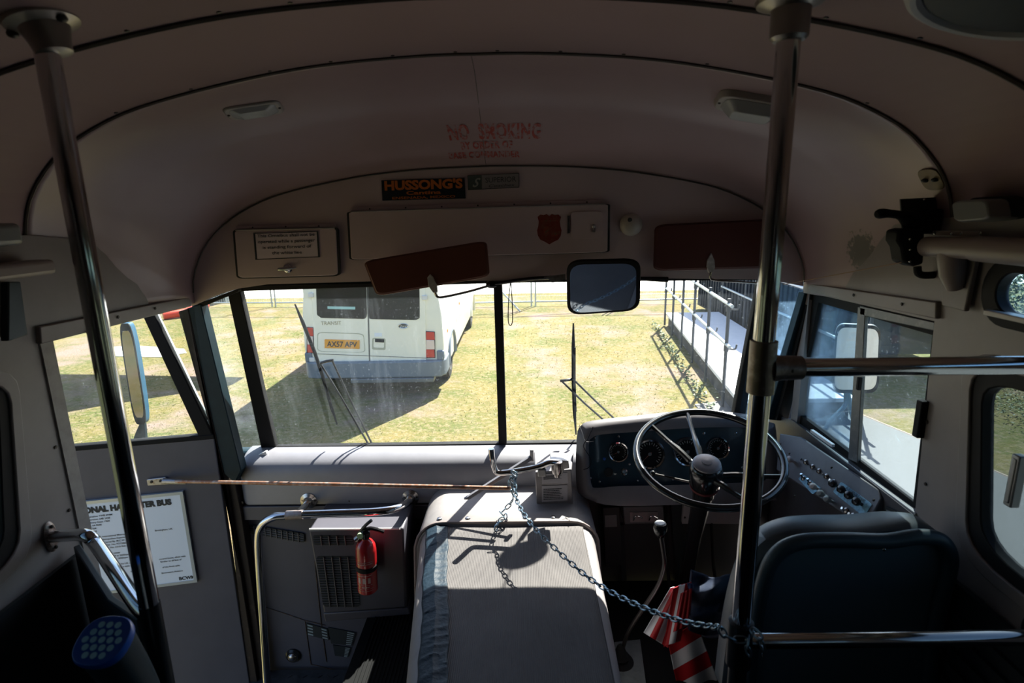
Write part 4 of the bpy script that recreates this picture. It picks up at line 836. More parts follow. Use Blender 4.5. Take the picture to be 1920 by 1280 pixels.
for s_ in (-1, 1): obj('bolt', MB().ball(w0+V((.009, 0, .029*s_)), (.004, .005, .005), 8, 6), SCREW, fl_)
# modesty panel under that rail
o_ = thing('modesty_panel', 'dark panel below the left handrail in front of the entry step', 'panel', (-.88, 1.14, 0))
a0, a1 = V((-1.10, 1.35, 0)), V((PLX-.028, PLY+.02, 0)); zA = .68
obj('panel', MB().prism([a0, a1, a1+EZ*(pe.z-.02), (a0.lerp(a1, .55))+EZ*.70, a0+EZ*(w0.z-.055)], V((-.010, -.012, 0))), DARK, o_, bevel=.003)
# blue topped tub
tc_ = at(192, 1200, .80); o_ = thing('sweet_tub', 'translucent tub with a blue honeycomb lid hanging by the dark left panel', 'tub', at(200, 1300, .80))
TUB = M('milky_plastic', (.03, .045, .055), .3); LDM = M('honeycomb_blue', (.006, .09, .48), .3)
tn = V((.05, -.55, 1)).normalized(); tx, ty, _ = nframe(tn, EY); R_ = .040
def tl(k, s=1.0, h=0): a = 2*math.pi*k/32; rx = math.copysign(abs(math.cos(a))**.8, math.cos(a)); ry = math.copysign(abs(math.sin(a))**.8, math.sin(a)); return tc_+tx*rx*R_*1.05*s+ty*ry*R_*s+tn*h
obj('tub', MB().loft([[tl(k, .94, -.012) for k in range(32)], [tl(k, .86, -.08)-EZ*.03 for k in range(32)], [tl(k, .82, -.12)-EZ*.06 for k in range(32)]]), TUB, o_)
ld = obj('lid', MB().loft([[tl(k, 1.0, -.014) for k in range(32)], [tl(k, 1.02, -.004) for k in range(32)], [tl(k, .97, .002) for k in range(32)]]), LDM, o_, bevel=.001)
m = MB()
for i in range(-4, 5):
    for j in range(-4, 5):
        x = (i+.5*(j % 2))*.0138; y = j*.0120
        if math.hypot(x/1.05, y) < R_*.86: m.lathe(tc_+tx*x+ty*y+tn*.002, tn, [(.0055, 0), (.0048, .0012), (.001, .0014)], 10)
obj('lid_holes', m, M('cell_cyan', (.30, .70, .85), .5), ld)
# ================================================================ CHAIN
ch = thing('chain', 'galvanised link chain slung from the door lever across to the right pole', 'chain', at(965, 940, 1.88))
CHM = M('galvanised_chain', (.22, .30, .36), .30, .9)
def linkmb():
    r_, L_, w_ = .0021, .0125, .0062; pts = []
    for k in range(28):
        a = 2*math.pi*k/28; x = math.cos(a); y = math.sin(a); pts.append(V((math.copysign(max(abs(x), 0)**.75, x)*L_, math.copysign(abs(y)**.75, y)*w_, 0)))
    return MB().tube(pts, r_, 8, True)
l0 = obj('link', linkmb(), CHM, ch); l0.data.transform(Matrix.Translation(loc_of(ch)))
nlk = [0]
def run_chain(pts, pitch=.0205, twist=0):
    pts = smooth(pts, 14); L = [0]
    for i in range(1, len(pts)): L.append(L[-1]+(pts[i]-pts[i-1]).length)
    n = int(L[-1]/pitch); k = 0
    for i in range(n):
        s = (i+.5)*pitch
        while k < len(L)-2 and L[k+1] < s: k += 1
        p = pts[k].lerp(pts[k+1], (s-L[k])/(L[k+1]-L[k])); d = (pts[k+1]-pts[k]).normalized()
        q = d.to_track_quat('X', 'Z').to_matrix().to_4x4() @ Matrix.Rotation(math.pi/2*(i % 2)+.5+twist, 4, 'X')
        o = l0 if nlk[0] == 0 else l0.copy()
        if nlk[0]: COL.objects.link(o)
        nlk[0] += 1; o.parent = ch; o.matrix_local = Matrix.Translation(p-loc_of(ch)) @ q
run_chain([at(a, b, y) for a, b, y in ((966, 888, 1.865), (966, 915, 1.82), (972, 945, 1.73), (1000, 987, 1.61), (1045, 1032, 1.52), (1100, 1080, 1.42), (1150, 1112, 1.335), (1205, 1138, 1.24), (1268, 1161, 1.13), (1320, 1172, 1.05), (1352, 1176, .975))])
run_chain([at(a, b, .972) for a, b in ((1350, 1178), (1362, 1192), (1380, 1198), (1402, 1196), (1412, 1184))], twist=.6)
run_chain([at(a, b, y) for a, b, y in ((1410, 1182, .975), (1420, 1190, .965), (1428, 1208, .96), (1430, 1228, .965))], twist=.3)
run_chain([at(a, b, y) for a, b, y in ((1404, 1192, .97), (1402, 1212, .962), (1406, 1236, .965))], twist=.9)
# tail hanging from the lever on to the cover
run_chain([at(a, b, y) for a, b, y in ((962, 886, 1.885), (955, 905, 1.895), (962, 930, 1.905), (956, 945, 1.905), (946, 955, 1.89), (940, 962, 1.875), (948, 968, 1.86), (938, 975, 1.845), (932, 984, 1.825), (928, 996, 1.80))], twist=.2)
run_chain([at(a, b, y) for a, b, y in ((960, 884, 1.86), (968, 892, 1.855), (960, 900, 1.86), (972, 908, 1.86))], twist=.7)
# ================================================================ FLAG, JACKET, SEAT
FR, FW, FN = M('flag_red', (.42, .006, .014), .6), M('flag_white', (.66, .70, .78), .6), M('flag_navy', (.01, .03, .12), .6)
fg = thing('flag', 'red and white striped flag hanging crumpled behind the chain', 'flag', at(1270, 1180, 1.60))
def cloth(name, tl_, tr_, br_, bl_, Y, nst, first, folds, dep, parent, mats, nu=60, nv=40, horiz=True, yv=0):
    def fn(u, v):
        a = V((*tl_, 0)).lerp(V((*tr_, 0)), u); b = V((*bl_, 0)).lerp(V((*br_, 0)), u); q = a.lerp(b, v)
        return at(q.x, q.y, Y+yv*v+dep*math.sin(u*folds*2*math.pi+v*1.5)*(.35+.65*v))
    m = MB().panelq(fn, nu, nv)
    for i in range(nu):
        for j in range(nv):
            k = int(((i+.5)/nu)*nst) if horiz else int(((j+.5)/nv)*nst)
            m.mi[i*nv+j] = (k+first) % 2
    return obj(name, m, mats, parent, solid=.002, angle=80)
cloth('left_fold', (1258, 1102), (1284, 1094), (1252, 1214), (1207, 1186), 1.60, 4, 1, 1.3, .012, fg, [FR, FW], nu=64)
cloth('long_fall', (1252, 1200), (1306, 1165), (1345, 1275), (1275, 1310), 1.61, 4, 0, 1.2, .012, fg, [FR, FW], nu=40, nv=64, horiz=False)
cloth('middle_fold', (1262, 1102), (1296, 1090), (1276, 1200), (1244, 1212), 1.585, 3, 0, 1.0, .010, fg, [FR, FW], nu=60)
cloth('gathered_sleeve', (1276, 1112), (1297, 1102), (1292, 1170), (1262, 1185), 1.57, 1, 0, 3.0, .005, fg, [FR, FR], nu=50)
cloth('navy_corner', (1288, 1092), (1299, 1094), (1300, 1106), (1290, 1102), 1.572, 1, 0, 1, .003, fg, [FN, FN], nu=8, nv=8)
jk = MB(); rj = random.Random(2)
jk.panelq(lambda u, v: at(1298+75*u-6*v, 1072+110*v+10*math.sin(u*3), 1.60+.02*math.sin(u*7+v*5)+.015*math.sin(v*14+u*3)-.02*v), 40, 40)
tag(obj('jacket', jk, M('navy_cloth', (.008, .018, .045), .7, bump=(60, .3, .004)), solid=.01, angle=80), 'dark navy jacket crumpled behind the flag on the driver seat', 'jacket')
se = thing('driver_seat', 'dark padded driver seat seen from behind with a tubular back frame', 'seat', (.84, 1.3, 0))
PADM = M('seat_pad_vinyl', (.060, .080, .095), .40, bump=(150, .15, .001))
def sp(l, Y): return [at(a, b, Y) for a, b in l]
pado = [(1352, 1290), (1366, 1180), (1390, 1080), (1425, 1020), (1475, 995), (1540, 988), (1620, 987), (1700, 980), (1742, 986), (1768, 1008), (1776, 1040), (1765, 1130), (1745, 1290)]
p1, p2 = smooth(sp(pado, 1.23), 4), smooth(sp(pado, 1.30), 4); c = sum(p1, V())/len(p1)
lean_ = V((0, .0, 0))
obj('backrest_pad', MB().loft([[c+(q-c)*.93-EY*.015 for q in p1], p1, [q+EY*.05 for q in p1], [c+(q-c)*.90+EY*.075 for q in p1]]), PADM, se, bevel=.004, angle=60)
fr_ = [(1400, 1310), (1412, 1200), (1432, 1090), (1455, 1040), (1500, 1016), (1580, 1012), (1660, 1014), (1720, 1006), (1762, 1012), (1780, 1040), (1776, 1080), (1752, 1180), (1738, 1310)]
fp = smooth(sp(fr_, 1.195), 6)
obj('back_frame', MB().tube(fp, .018, 16), TEAL, se)
obj('back_board', MB().prism([q+EY*.01 for q in fp], EY*.012), M('seat_back_board', (.12, .18, .21), .45), se)
for a, b in ((1442, 1078), (1492, 1026), (1658, 1030)): obj('screw', MB().ball(at(a, b, 1.180), (.004, .003, .004), 8, 6), CHROMED, se)
obj('cushion', MB().box((.90, 1.40, .37), (.40, .30, .10)), PADM, se, bevel=.03, segs=3); obj('pedestal', MB().box((.90, 1.40, .155), (.26, .26, .31)), DARK, se, bevel=.01)
# ================================================================ SWITCH CONSOLE ON THE RIGHT WALL
sc_ = thing('switch_console', 'sloping grey switch console under the driver side window', 'console', (1.1, 1.75, .5))
KO = atX(1560, 880, 1.085); KN = V((-.86, -.10, .50)).normalized(); KU = V((0, -1, 0)); KU = (KU-KN*KU.dot(KN)).normalized(); KV = KN.cross(KU)
def kp(a, b, off=0): return atP(a, b, KO+KN*off, KN)
face = [kp(1462, 812), kp(1500, 818), kp(1648, 918), kp(1652, 935), kp(1622, 990), kp(1455, 880)]
obj('panel', MB().prism(face, -KN*.03), M('console_grey', (.13, .13, .15), .4, noise=(20, (.09, .09, .105), .4, .8)), sc_, bevel=.004)
obj('side_lining', MB().prism([atX(1436, 772, 1.122), atX(1486, 788, 1.122), atX(1716, 968, 1.122), atX(1712, 1020, 1.122), atX(1610, 1040, 1.122), atX(1440, 1000, 1.122)], EX*.006), M('lining_grey', (.10, .095, .105), .4, noise=(20, (.07, .07, .08), .4, .8)), sc_)
PLT = M('engraved_plate', (.22, .42, .55), .4, .3, noise=(90, (.12, .22, .30), .45, .65))
for q in ([(1497, 897), (1507, 889), (1540, 915), (1524, 927)], [(1562, 922), (1578, 903), (1636, 945), (1620, 969)]):
    obj('engraved_plate', MB().prism(rounded([kp(a, b, .001) for a, b in q], .1, 3), KN*.0015), PLT, sc_)
pa, pb = kp(1588, 913, .0028), kp(1632, 946, .0028)
d_ = (pb-pa).normalized()
obj('plate_lettering', textmb('BUS EXPORT FANS', kp(1586, 916, .0027), d_, KN.cross(d_) if KN.cross(d_).z > 0 else -KN.cross(d_), .009, fit=(pb-pa).length*.8), INK, sc_)
def toggle(a, b, up=(-9, -5)):
    c = kp(a, b, .0); d = kp(a+up[0], b+up[1], .018)
    g = obj('toggle_switch', MB().lathe(c, KN, [(.0085, 0), (.0085, .004), (.005, .006), (.001, .007)], 16), CHROMED, sc_)
    obj('bat', MB().tube([c+KN*.005, d], [.0022, .0042], 8), CHROME, g)
for a, b in ((1511, 866), (1524, 875), (1536, 883), (1550, 893), (1564, 904), (1587, 957), (1600, 967), (1480, 861)): toggle(a, b)
for a, b in ((1507, 897), (1519, 906)): toggle(a, b, (-5, -9))
def knob(a, b, mat, r=.011):
    c = kp(a, b); obj('knob', MB().lathe(c, KN, [(.005, 0), (.005, .014), (r*.8, .016), (r, .022), (r*.9, .030), (.001, .034)], 20), mat, sc_)
KW = M('knob_grey', (.28, .30, .31), .35)
for a, b, m_ in ((1535, 917, M('knob_pale', (.60, .52, .50), .35)), (1549, 930, KW), (1562, 941, KW), (1490, 866, M('knob_pale', (.6, .5, .5)))): knob(a, b, m_)
for a, b in ((1572, 912), (1588, 923), (1602, 934), (1617, 946)): knob(a, b, BLACKG, .0125)
for a, b in ((1559, 876), (1463, 832), (1490, 930), (1480, 850), (1638, 937)): obj('screw', MB().lathe(kp(a, b), KN, [(.005, 0), (.001, .003)], 8), SCREW, sc_)
o_ = thing('warning_placard', 'black placard with small white print at the rear of the switch console', 'sign', atX(1680, 970, 1.118))
P = [atX(a, b, 1.116) for a, b in ((1660, 948), (1700, 968), (1692, 996), (1652, 976))]
obj('placard', MB().prism(P, EX*.004), DARK, o_)
obj('lettering', lines_mb(P[0].lerp(P[1], .1)-EX*.001-EZ*.012, P[1]-P[0], EZ, 6, (P[1]-P[0]).length*.8, .010, .004, 9), M('dim_print', (.28, .34, .36)), o_)
# ================================================================ RIGHT COVE: pipe fairing, blower, marker light
o_ = thing('cove_fairing', 'painted pipe-like fairing along the right cove above the oval window', 'fairing', atX(1830, 465, 1.09))
FM = M('fairing_paint', (.30, .25, .235), .42)
obj('pipe', MB().tube([atX(1738, 462, 1.08), atX(1800, 464, 1.08), atX(1832, 466, 1.08)], .024, 18), FM, o_)
obj('pipe', MB().tube([atX(1830, 466, 1.08), V((1.08, -.2, atX(1830, 466, 1.08).z+.01)), V((1.08, -4, atX(1830, 466, 1.08).z+.01))], .027, 18), FM, o_)
obj('mounting_strip', MB().prism([atX(1745, 432, 1.118), atX(1848, 434, 1.118), atX(1848, 442, 1.118), atX(1745, 441, 1.118)], -EX*.010), FM, o_)
for a in (1752, 1784, 1802, 1838): obj('screw', MB().lathe(atX(a, 437, 1.107), -EX, [(.004, 0), (.001, .002)], 8), CHROMED, o_)
obj('downpipe', MB().tube([atX(1785, 475, 1.09), atX(1786, 515, 1.09), atX(1790, 542, 1.10)], [.030, .026, .016], 16), FM, o_)
struct('trim_37', MB().prism([atX(1772, 480, 1.122), atX(1840, 480, 1.122), atX(1818, 584, 1.122), atX(1775, 572, 1.122)], -EX*.012), CREAM2, bevel=.003)
struct('trim_38', MB().box((1.115, .62, 1.315), (.03, 1.24, .012)), M('ledge_white', (.62, .60, .58), .35), bevel=.003)
o_ = thing('marker_light', 'grey oblong marker light housing above the right cove fairing', 'lamp', atX(1828, 395, 1.06))
P = rounded([atX(a, b, 1.07) for a, b in ((1790, 376), (1862, 372), (1870, 412), (1796, 418))], .25, 5); c = sum(P, V())/len(P)
obj('housing', MB().loft([[c+(q-c)*.9-EX*.012 for q in P], P, [q+EX*.05 for q in P]]), M('marker_grey', (.20, .21, .21), .4), o_, bevel=.003)
obj('base', MB().loft([[c+(q-c)*1.05+EX*.03+EZ*.004 for q in P], [c+(q-c)*1.1+EX*.062+EZ*.004 for q in P]]), DARK, o_)
o_ = thing('blower_fan', 'black dashboard blower on a dark square plate high on the right', 'fan', at(1720, 440, 1.45))
obj('back_plate', MB().prism([at(a, b, 1.47) for a, b in ((1689, 373), (1768, 369), (1769, 432), (1693, 436))], EY*.006), M('plate_slate2', (.025, .028, .028), .5), o_, bevel=.001)
for a, b in ((1733, 374), (1765, 373)): obj('screw', MB().ball(at(a, b, 1.468), .0028, 8, 6), CHROME, o_)
obj('snout', MB().tube(smooth([at(1643, 402, 1.40), at(1660, 400, 1.41), at(1690, 404, 1.43), at(1712, 415, 1.45)], 4), [.006, .010, .012, .012, .011, .010, .010, .010, .012, .016, .02, .024, .026], 12), BLACK, o_)
P = sp([(1684, 432), (1700, 428), (1735, 430), (1734, 470), (1732, 495), (1715, 500), (1694, 492), (1690, 465), (1682, 452)], 1.42)
obj('body', MB().prism(P, EY*.05), BLACK, o_, bevel=.006)
for b in (448, 468, 490): obj('screw', MB().ball(at(1706, b, 1.418), .003, 8, 6), CHROME, o_)
obj('mount', MB().tube(smooth([at(1720, 500, 1.44), at(1722, 512, 1.44), at(1735, 516, 1.44), at(1765, 514, 1.45)], 4), .009, 10), BLACK, o_)
obj('swivel', MB().box(at(1730, 415, 1.455), (.075, .03, .06)), BLACK, o_, bevel=.004)
tag(obj('string', MB().tube([at(1470, 533, 2.0), at(1690, 492, 1.43)], .0012, 6), M('twine', (.35, .22, .14), .7)), 'thin tan string stretched from the header corner to the blower', 'string')
# left cove counterparts
o_ = thing('cove_fairing', 'painted fairing with squared end along the left cove at the frame edge', 'fairing', atX(40, 500, -1.09))
zf = atX(60, 503, -1.08).z; yf = atX(92, 500, -1.08).y
obj('pipe', MB().box((-1.09, (yf-4)/2, zf), (.06, yf+4, .036)), FM, o_, bevel=.010, segs=3)
obj('mounting_strip', MB().box((-1.115, (yf-4.1)/2, zf+.035), (.012, yf+4-.04, .016)), FM, o_)
o_ = thing('marker_light', 'grey marker light housing above the left cove fairing at the frame edge', 'lamp', atX(5, 440, -1.06))
obj('housing', MB().box(atX(-8, 440, -1.07), (.05, .09, .05)), M('marker_grey', (.2, .21, .21)), o_, bevel=.012, segs=3)
struct('trim_39', MB().prism([atX(0, 528, -1.122), atX(24, 528, -1.122), atX(38, 628, -1.122), atX(0, 640, -1.122)], EX*.02), M('dark_steel_post', (.04, .055, .065), .35, .5), bevel=.003)
# ================================================================ OUTSIDE
M('blade_yellow', (.21, .20, .08), .8)
def gmat():
    m = M('grass_ground', (.2, .2, .05), .9); t = m.node_tree; b = t.nodes['Principled BSDF']; tc = t.nodes.new('ShaderNodeTexCoord')
    b.inputs['Specular IOR Level'].default_value = .1
    def nz(s, d=6, st=None):
        n = t.nodes.new('ShaderNodeTexNoise'); n.inputs['Scale'].default_value = s; n.inputs['Detail'].default_value = d; n.inputs['Roughness'].default_value = .65; t.links.new(tc.outputs['Object'], n.inputs[0]); return n
    def mix(f, a, c):
        x = t.nodes.new('ShaderNodeMix'); x.data_type = 'RGBA'; t.links.new(f, x.inputs[0])
        for i, q in ((6, a), (7, c)):
            if isinstance(q, tuple): x.inputs[i].default_value = (*q, 1)
            else: t.links.new(q, x.inputs[i])
        return x.outputs[2]
    def rng(n, lo, hi):
        r = t.nodes.new('ShaderNodeMapRange'); r.inputs[1].default_value = lo; r.inputs[2].default_value = hi; t.links.new(n.outputs[0], r.inputs[0]); return r.outputs[0]
    c1 = mix(rng(nz(1.6), .40, .62), (.208, .168, .060), (.105, .125, .034))
    c2 = mix(rng(nz(14, 8), .47, .66), c1, (.30, .235, .14))
    c3 = mix(rng(nz(.75, 7), .50, .66), c2, (.30, .215, .19))
    c4 = mix(rng(nz(45, 4), .50, .78), c3, (.10, .11, .038))
    t.links.new(c4, b.inputs['Base Color'])
    bp = t.nodes.new('ShaderNodeBump'); bp.inputs['Strength'].default_value = .8; bp.inputs['Distance'].default_value = .03; t.links.new(nz(35, 8).outputs[0], bp.inputs['Height']); t.links.new(bp.outputs[0], b.inputs['Normal']); return m
GM = gmat()
struct('ground', MB().add([V((-60, -25, G)), V((60, -25, G)), V((60, 60, G)), V((-60, 60, G))], [(0, 1, 2, 3)]), GM, flat=True)
CON = M('pale_concrete', (.80, .78, .74), .85, noise=(.6, (.68, .66, .62), .4, .7))
struct('apron', MB().prism([V((-60, 17.6, G-.03)), V((-14, 17.2, G-.03)), V((60, 18.4, G-.03)), V((60, 140, G-.03)), V((-60, 140, G-.03))], EZ*.035), CON, flat=True)
struct('concrete_slab', MB().prism([atZ(a, b, G) for a, b in ((205, 652), (250, 648), (345, 655), (350, 662), (300, 670), (210, 668))], EZ*.012), CON)
PATH = M('grey_tarmac_path', (.17, .165, .165), .9, noise=(120, (.135, .13, .13), .4, .7), bump=(160, .4, .004))
struct('tarmac_path', MB().prism([V(q) for q in ((2.3, 5.35, G), (3.3, 5.2, G), (3.42, 4.4, G), (3.62, 2, G), (3.8, -8, G), (5.3, -8, G), (4.95, 2, G), (4.6, 4.5, G), (4.35, 5.7, G), (4.1, 6.7, G), (3.6, 7.4, G), (2.3, 7.0, G))], EZ*.012), PATH, flat=True)
struct('kerb', MB().tube([V((3.27, 5.3, G)), V((3.33, 5.15, G)), V((3.40, 4.4, G)), V((3.60, 2, G)), V((3.78, -8, G))], .025, 6).tube([V((4.98, 2, G)), V((4.62, 4.5, G)), V((4.37, 5.7, G)), V((4.12, 6.7, G))], .02, 6), M('timber_edging', (.55, .42, .34), .8), flat=True)
GRV = M('gravel', (.46, .42, .39), .9, noise=(60, (.16, .14, .12), .42, .62), bump=(90, .9, .02))
struct('gravel_bed', MB().prism([V(q) for q in ((2.2, 5.3, G), (3.25, 5.2, G), (3.38, 4.4, G), (3.6, 2, G), (3.76, -8, G), (1.4, -8, G), (1.4, 5.0, G))], EZ*.008), GRV, flat=True)
# grass blades (uncountable)
for nm_ in ('blade_green', 'blade_straw', 'blade_yellow'):
    m_ = M(nm_, {'blade_green': (.16, .175, .055), 'blade_straw': (.28, .25, .13), 'blade_yellow': (.21, .20, .08)}[nm_], .8); t = m_.node_tree
    tl_ = t.nodes.new('ShaderNodeBsdfTranslucent'); tl_.inputs[0].default_value = t.nodes['Principled BSDF'].inputs['Base Color'].default_value
    mx_ = t.nodes.new('ShaderNodeMixShader'); mx_.inputs[0].default_value = .55; t.links.new(t.nodes['Principled BSDF'].outputs[0], mx_.inputs[1]); t.links.new(tl_.outputs[0], mx_.inputs[2])
    t.links.new(mx_.outputs[0], t.nodes['Material Output'].inputs[0])
rg = random.Random(11); gb_ = MB()
for i in range(9000):
    Y = 4.6+8.5*rg.random()**1.3; X = rg.uniform(-.62*Y-1.5, min(.33*Y+.6, 2.35+.05*Y)); h = rg.uniform(.008, .022); a = rg.uniform(0, 6.28); wdt = .004+.0006*Y
    if Y > 6.5 and -3.1 < X < -.8: continue
    dx, dy = math.cos(a)*wdt, math.sin(a)*wdt; lx, ly = rg.uniform(-.02, .02), rg.uniform(-.02, .02)
    k = len(gb_.v); gb_.v += [(X-dx, Y-dy, G), (X+dx, Y+dy, G), (X+lx, Y+ly, G+h)]; gb_.f.append((k, k+1, k+2)); gb_.mi.append(i % 3)
g_ = obj('grass', gb_, [M('blade_green', (.16, .175, .055), .8), M('blade_straw', (.28, .25, .13), .8), M('blade_yellow', (.21, .20, .08), .8)], flat=True)
g_['kind'] = 'stuff'; g_['label'] = 'short sunlit yellow-green grass covering the field'; g_['category'] = 'grass'
def weeds(name, label, pts, h, n, mats, seed, cat='plant', kind='stuff', leaf=.05):
    r_ = random.Random(seed); m = MB()
    for i in range(n):
        b = r_.choice(pts); x, y = b[0]+r_.gauss(0, b[2]), b[1]+r_.gauss(0, b[3]); z = G+r_.random()**.7*h*b[4]; a = r_.uniform(0, 6.28); e = r_.uniform(-.9, .9); d = V((math.cos(a), math.sin(a), e)).normalized()*leaf*r_.uniform(.5, 1.2); s = d.cross(V((r_.random()-.5, r_.random()-.5, 1))).normalized()*leaf*.35
        q = V((x, y, z)); k = len(m.v); m.v += [tuple(q), tuple(q+d*.5+s), tuple(q+d), tuple(q+d*.5-s)]; m.f.append((k, k+1, k+2, k+3)); m.mi.append(r_.randrange(len(mats)))
    o = obj(name, m, mats, flat=True); tag(o, label, cat, kind=kind); return o
LG = [M('leaf_dark', (.035, .075, .02), .6), M('leaf_mid', (.07, .13, .03), .6), M('leaf_olive', (.14, .17, .045), .6)]
weeds('weeds', 'green weeds growing along the foot of the ramp', [(2.93-.06*i, 11.9-.6*i, .03, .25, 1) for i in range(10)], .10, 420, LG, 5, leaf=.06)
weeds('undergrowth', 'low green undergrowth beyond the tarmac path on the right', [(5.9+.4*i, 7.2-.9*j, .22, .5, 1) for i in range(3) for j in range(5)], .10, 5000, LG+[MC['blade_yellow']], 6, leaf=.035)
for i, (x, y, h, r_) in enumerate(((9.6, 12.6, 2.8, 1.05), (9.2, 9.2, 2.7, 1.0), (8.9, 5.9, 2.6, 1.0), (8.4, 2.6, 2.5, 1.0), (8.5, -.7, 2.5, 1.0), (8.4, -3.9, 2.4, .95))):
    b = thing('shrub', ['dark leafy shrub farthest along the right hand verge', 'dark leafy shrub second farthest beyond the tarmac path', 'dense dark shrub beyond the tarmac path level with the right mirror', 'dark shrub opposite the driver side window', 'dark shrub opposite the front right passenger window', 'dark shrub opposite the second right side window'][i], 'shrub', (x, y, G), 'shrubs beyond the path')
    rr_ = random.Random(40+i); m = MB()
    for k in range(5200):
        a = rr_.uniform(0, 6.28); ph = math.acos(rr_.uniform(-1, 1)); R_ = r_*rr_.uniform(.72, 1.05)*(1+.18*math.sin(a*3+i)+.12*math.sin(ph*6)); q = V((x+R_*math.sin(ph)*math.cos(a), y+R_*1.3*math.sin(ph)*math.sin(a), G+h*.52+h*.5*math.cos(ph)*rr_.uniform(.75, 1)))
        d = V((rr_.gauss(0, 1), rr_.gauss(0, 1), rr_.gauss(0, .6))).normalized()*.07; s = d.orthogonal().normalized()*.03; kk = len(m.v)
        m.v += [tuple(q), tuple(q+d*.5+s), tuple(q+d), tuple(q+d*.5-s)]; m.f.append((kk, kk+1, kk+2, kk+3)); m.mi.append(rr_.randrange(3))
    obj('foliage', m, LG, b, flat=True); obj('core', MB().ball((x, y, G+h*.5), (r_*.7, r_*.9, h*.45), 14, 10), LG[0], b)
    obj('stem', MB().tube([V((x, y, G)), V((x+.05, y, G+h*.5))], .05, 8), BROWN, b)
# ---------------------------------------------------------------- minibus
VY = 7.6
vb = thing('minibus', 'pale cream minibus parked on the grass with its rear doors facing the windshield', 'minibus', (-1.95, VY+3, G))
VP_ = M('minibus_paint', (.90, .90, .80), .22, coat=.6); VG = M('minibus_glass', (.006, .010, .014), .05, spec=.25); VBm = M('minibus_bumper_grey', (.16, .20, .25), .5); TYR = M('tyre', (.018, .018, .018), .8)
VXC, VH = -1.955, .955
def vsec(Y, sc_=1, zb=G+.32, roof=G+2.42, k=1):
    pts = []
    L = [(1.0, zb), (1.02, G+.70), (1.01, G+1.10), (.975, G+1.35), (.93, G+1.9), (.89, roof-.22), (.80, roof-.05), (.62, roof)]
    L = [(a*sc_, b) for a, b in L]; return [V((VXC+VH*a, Y, b)) for a, b in L]+[V((VXC-VH*a, Y, b)) for a, b in reversed(L)]
mb = MB().loft([vsec(VY+.01, .985), vsec(VY+.05, 1), vsec(VY+4.5, 1), vsec(VY+5.0, .97, roof=G+2.25), vsec(VY+5.5, .93, roof=G+1.35), vsec(VY+6.1, .82, roof=G+1.05)])
obj('body', mb, VP_, vb, bevel=.01, angle=50)
v = lambda a, b, d=0: at(a, b, VY-d)
# rear doors
for k, (q, gl_) in enumerate((([(586, 525), (690, 525), (693, 698), (620, 693), (600, 689), (590, 680)], [(594, 510), (689, 510), (688, 598), (602, 596), (594, 590)]), ([(691, 525), (797, 525), (800, 690), (793, 699), (780, 701), (694, 698)], [(690, 510), (788, 510), (787, 596), (780, 600), (689, 598)]))):
    # extend upward to roof height in world space
    P = [v(a, b, .012) for a, b in q]; top = G+2.25
    P[0] = V((P[0].x+.02, P[0].y, top)); P[1] = V((P[1].x+(.01), P[1].y, top))
    d_ = obj('rear_door', MB().prism(P, EY*.03), VP_, vb, bevel=.008)
    Q = [v(a, b, .017) for a, b in gl_]; Q[0].z = Q[1].z = G+2.02
    obj('door_window', MB().prism(rounded(Q, .08, 3), EY*.01), VG, d_, bevel=.003)
sm = obj('door_seam', MB().tube([v(690.5, 525, .013), v(691, 600, .013), v(693.5, 698, .013)], .006, 6).tube([v(590, 663, .0135), v(800, 671, .0135)], .004, 6), M('seam_dark', (.06, .06, .055), .6), vb)
# number plate recess and plate
Rr = [v(a, b, .018) for a, b in ((598, 624), (678, 626), (684, 659), (596, 657))]
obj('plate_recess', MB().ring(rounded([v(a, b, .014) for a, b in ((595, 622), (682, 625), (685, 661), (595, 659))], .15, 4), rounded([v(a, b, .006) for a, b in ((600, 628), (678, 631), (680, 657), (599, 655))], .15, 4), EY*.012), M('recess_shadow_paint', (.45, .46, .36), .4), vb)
YP = M('plate_yellow', (.85, .36, .02), .4)
P = [v(a, b, .022) for a, b in ((608.5, 636), (674, 637.5), (674, 654), (608.5, 652.5))]
pl_ = obj('number_plate', MB().prism(P, EY*.008), YP, vb, bevel=.002)
ux = (P[1]-P[0]).normalized(); uy = (P[0]-P[3]).normalized()
obj('plate_lettering', textmb('AX57 APV', (P[0]+P[1]+P[2]+P[3])/4-uy*(P[0]-P[3]).length*.30, ux, uy, (P[0]-P[3]).length*.60, align='CENTER', fit=(P[1]-P[0]).length*.86, depth=.002, offset=.02), INK, pl_)
obj('badge', textmb('TRANSIT', v(602, 609, .014), EX, EZ, .05, fit=.28, depth=.003), M('badge_grey', (.30, .30, .24), .35, .6), vb)
ov = [v(756+8.5*math.cos(a), 611+4*math.sin(a), .016) for a in [2*math.pi*i/24 for i in range(24)]]
ob_ = obj('oval_badge', MB().prism(ov, EY*.006), M('badge_navy', (.03, .04, .05), .3), vb)
obj('oval_ring', MB().tube([q-EY*.002 for q in ov], .006, 6, True), CHROME, ob_); obj('oval_script', textmb('Ford', v(756, 613.2, .018), EX, EZ, .030, align='CENTER', fit=.085, shear=.3), M('badge_pale', (.8, .8, .75), .4), ob_)
obj('door_handle', MB().prism([v(a, b, .018) for a, b in ((703, 635), (720, 636), (720, 642), (703, 641))], EY*.01), BLACK, vb)
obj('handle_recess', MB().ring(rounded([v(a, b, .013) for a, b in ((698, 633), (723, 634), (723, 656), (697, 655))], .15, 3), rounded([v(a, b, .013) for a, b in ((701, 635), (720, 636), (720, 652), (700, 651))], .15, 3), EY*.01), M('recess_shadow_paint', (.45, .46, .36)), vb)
obj('door_sticker', MB().prism([v(a, b, .014) for a, b in ((702, 624), (716, 624), (716, 631), (702, 631))], EY*.002), PAPER, vb)
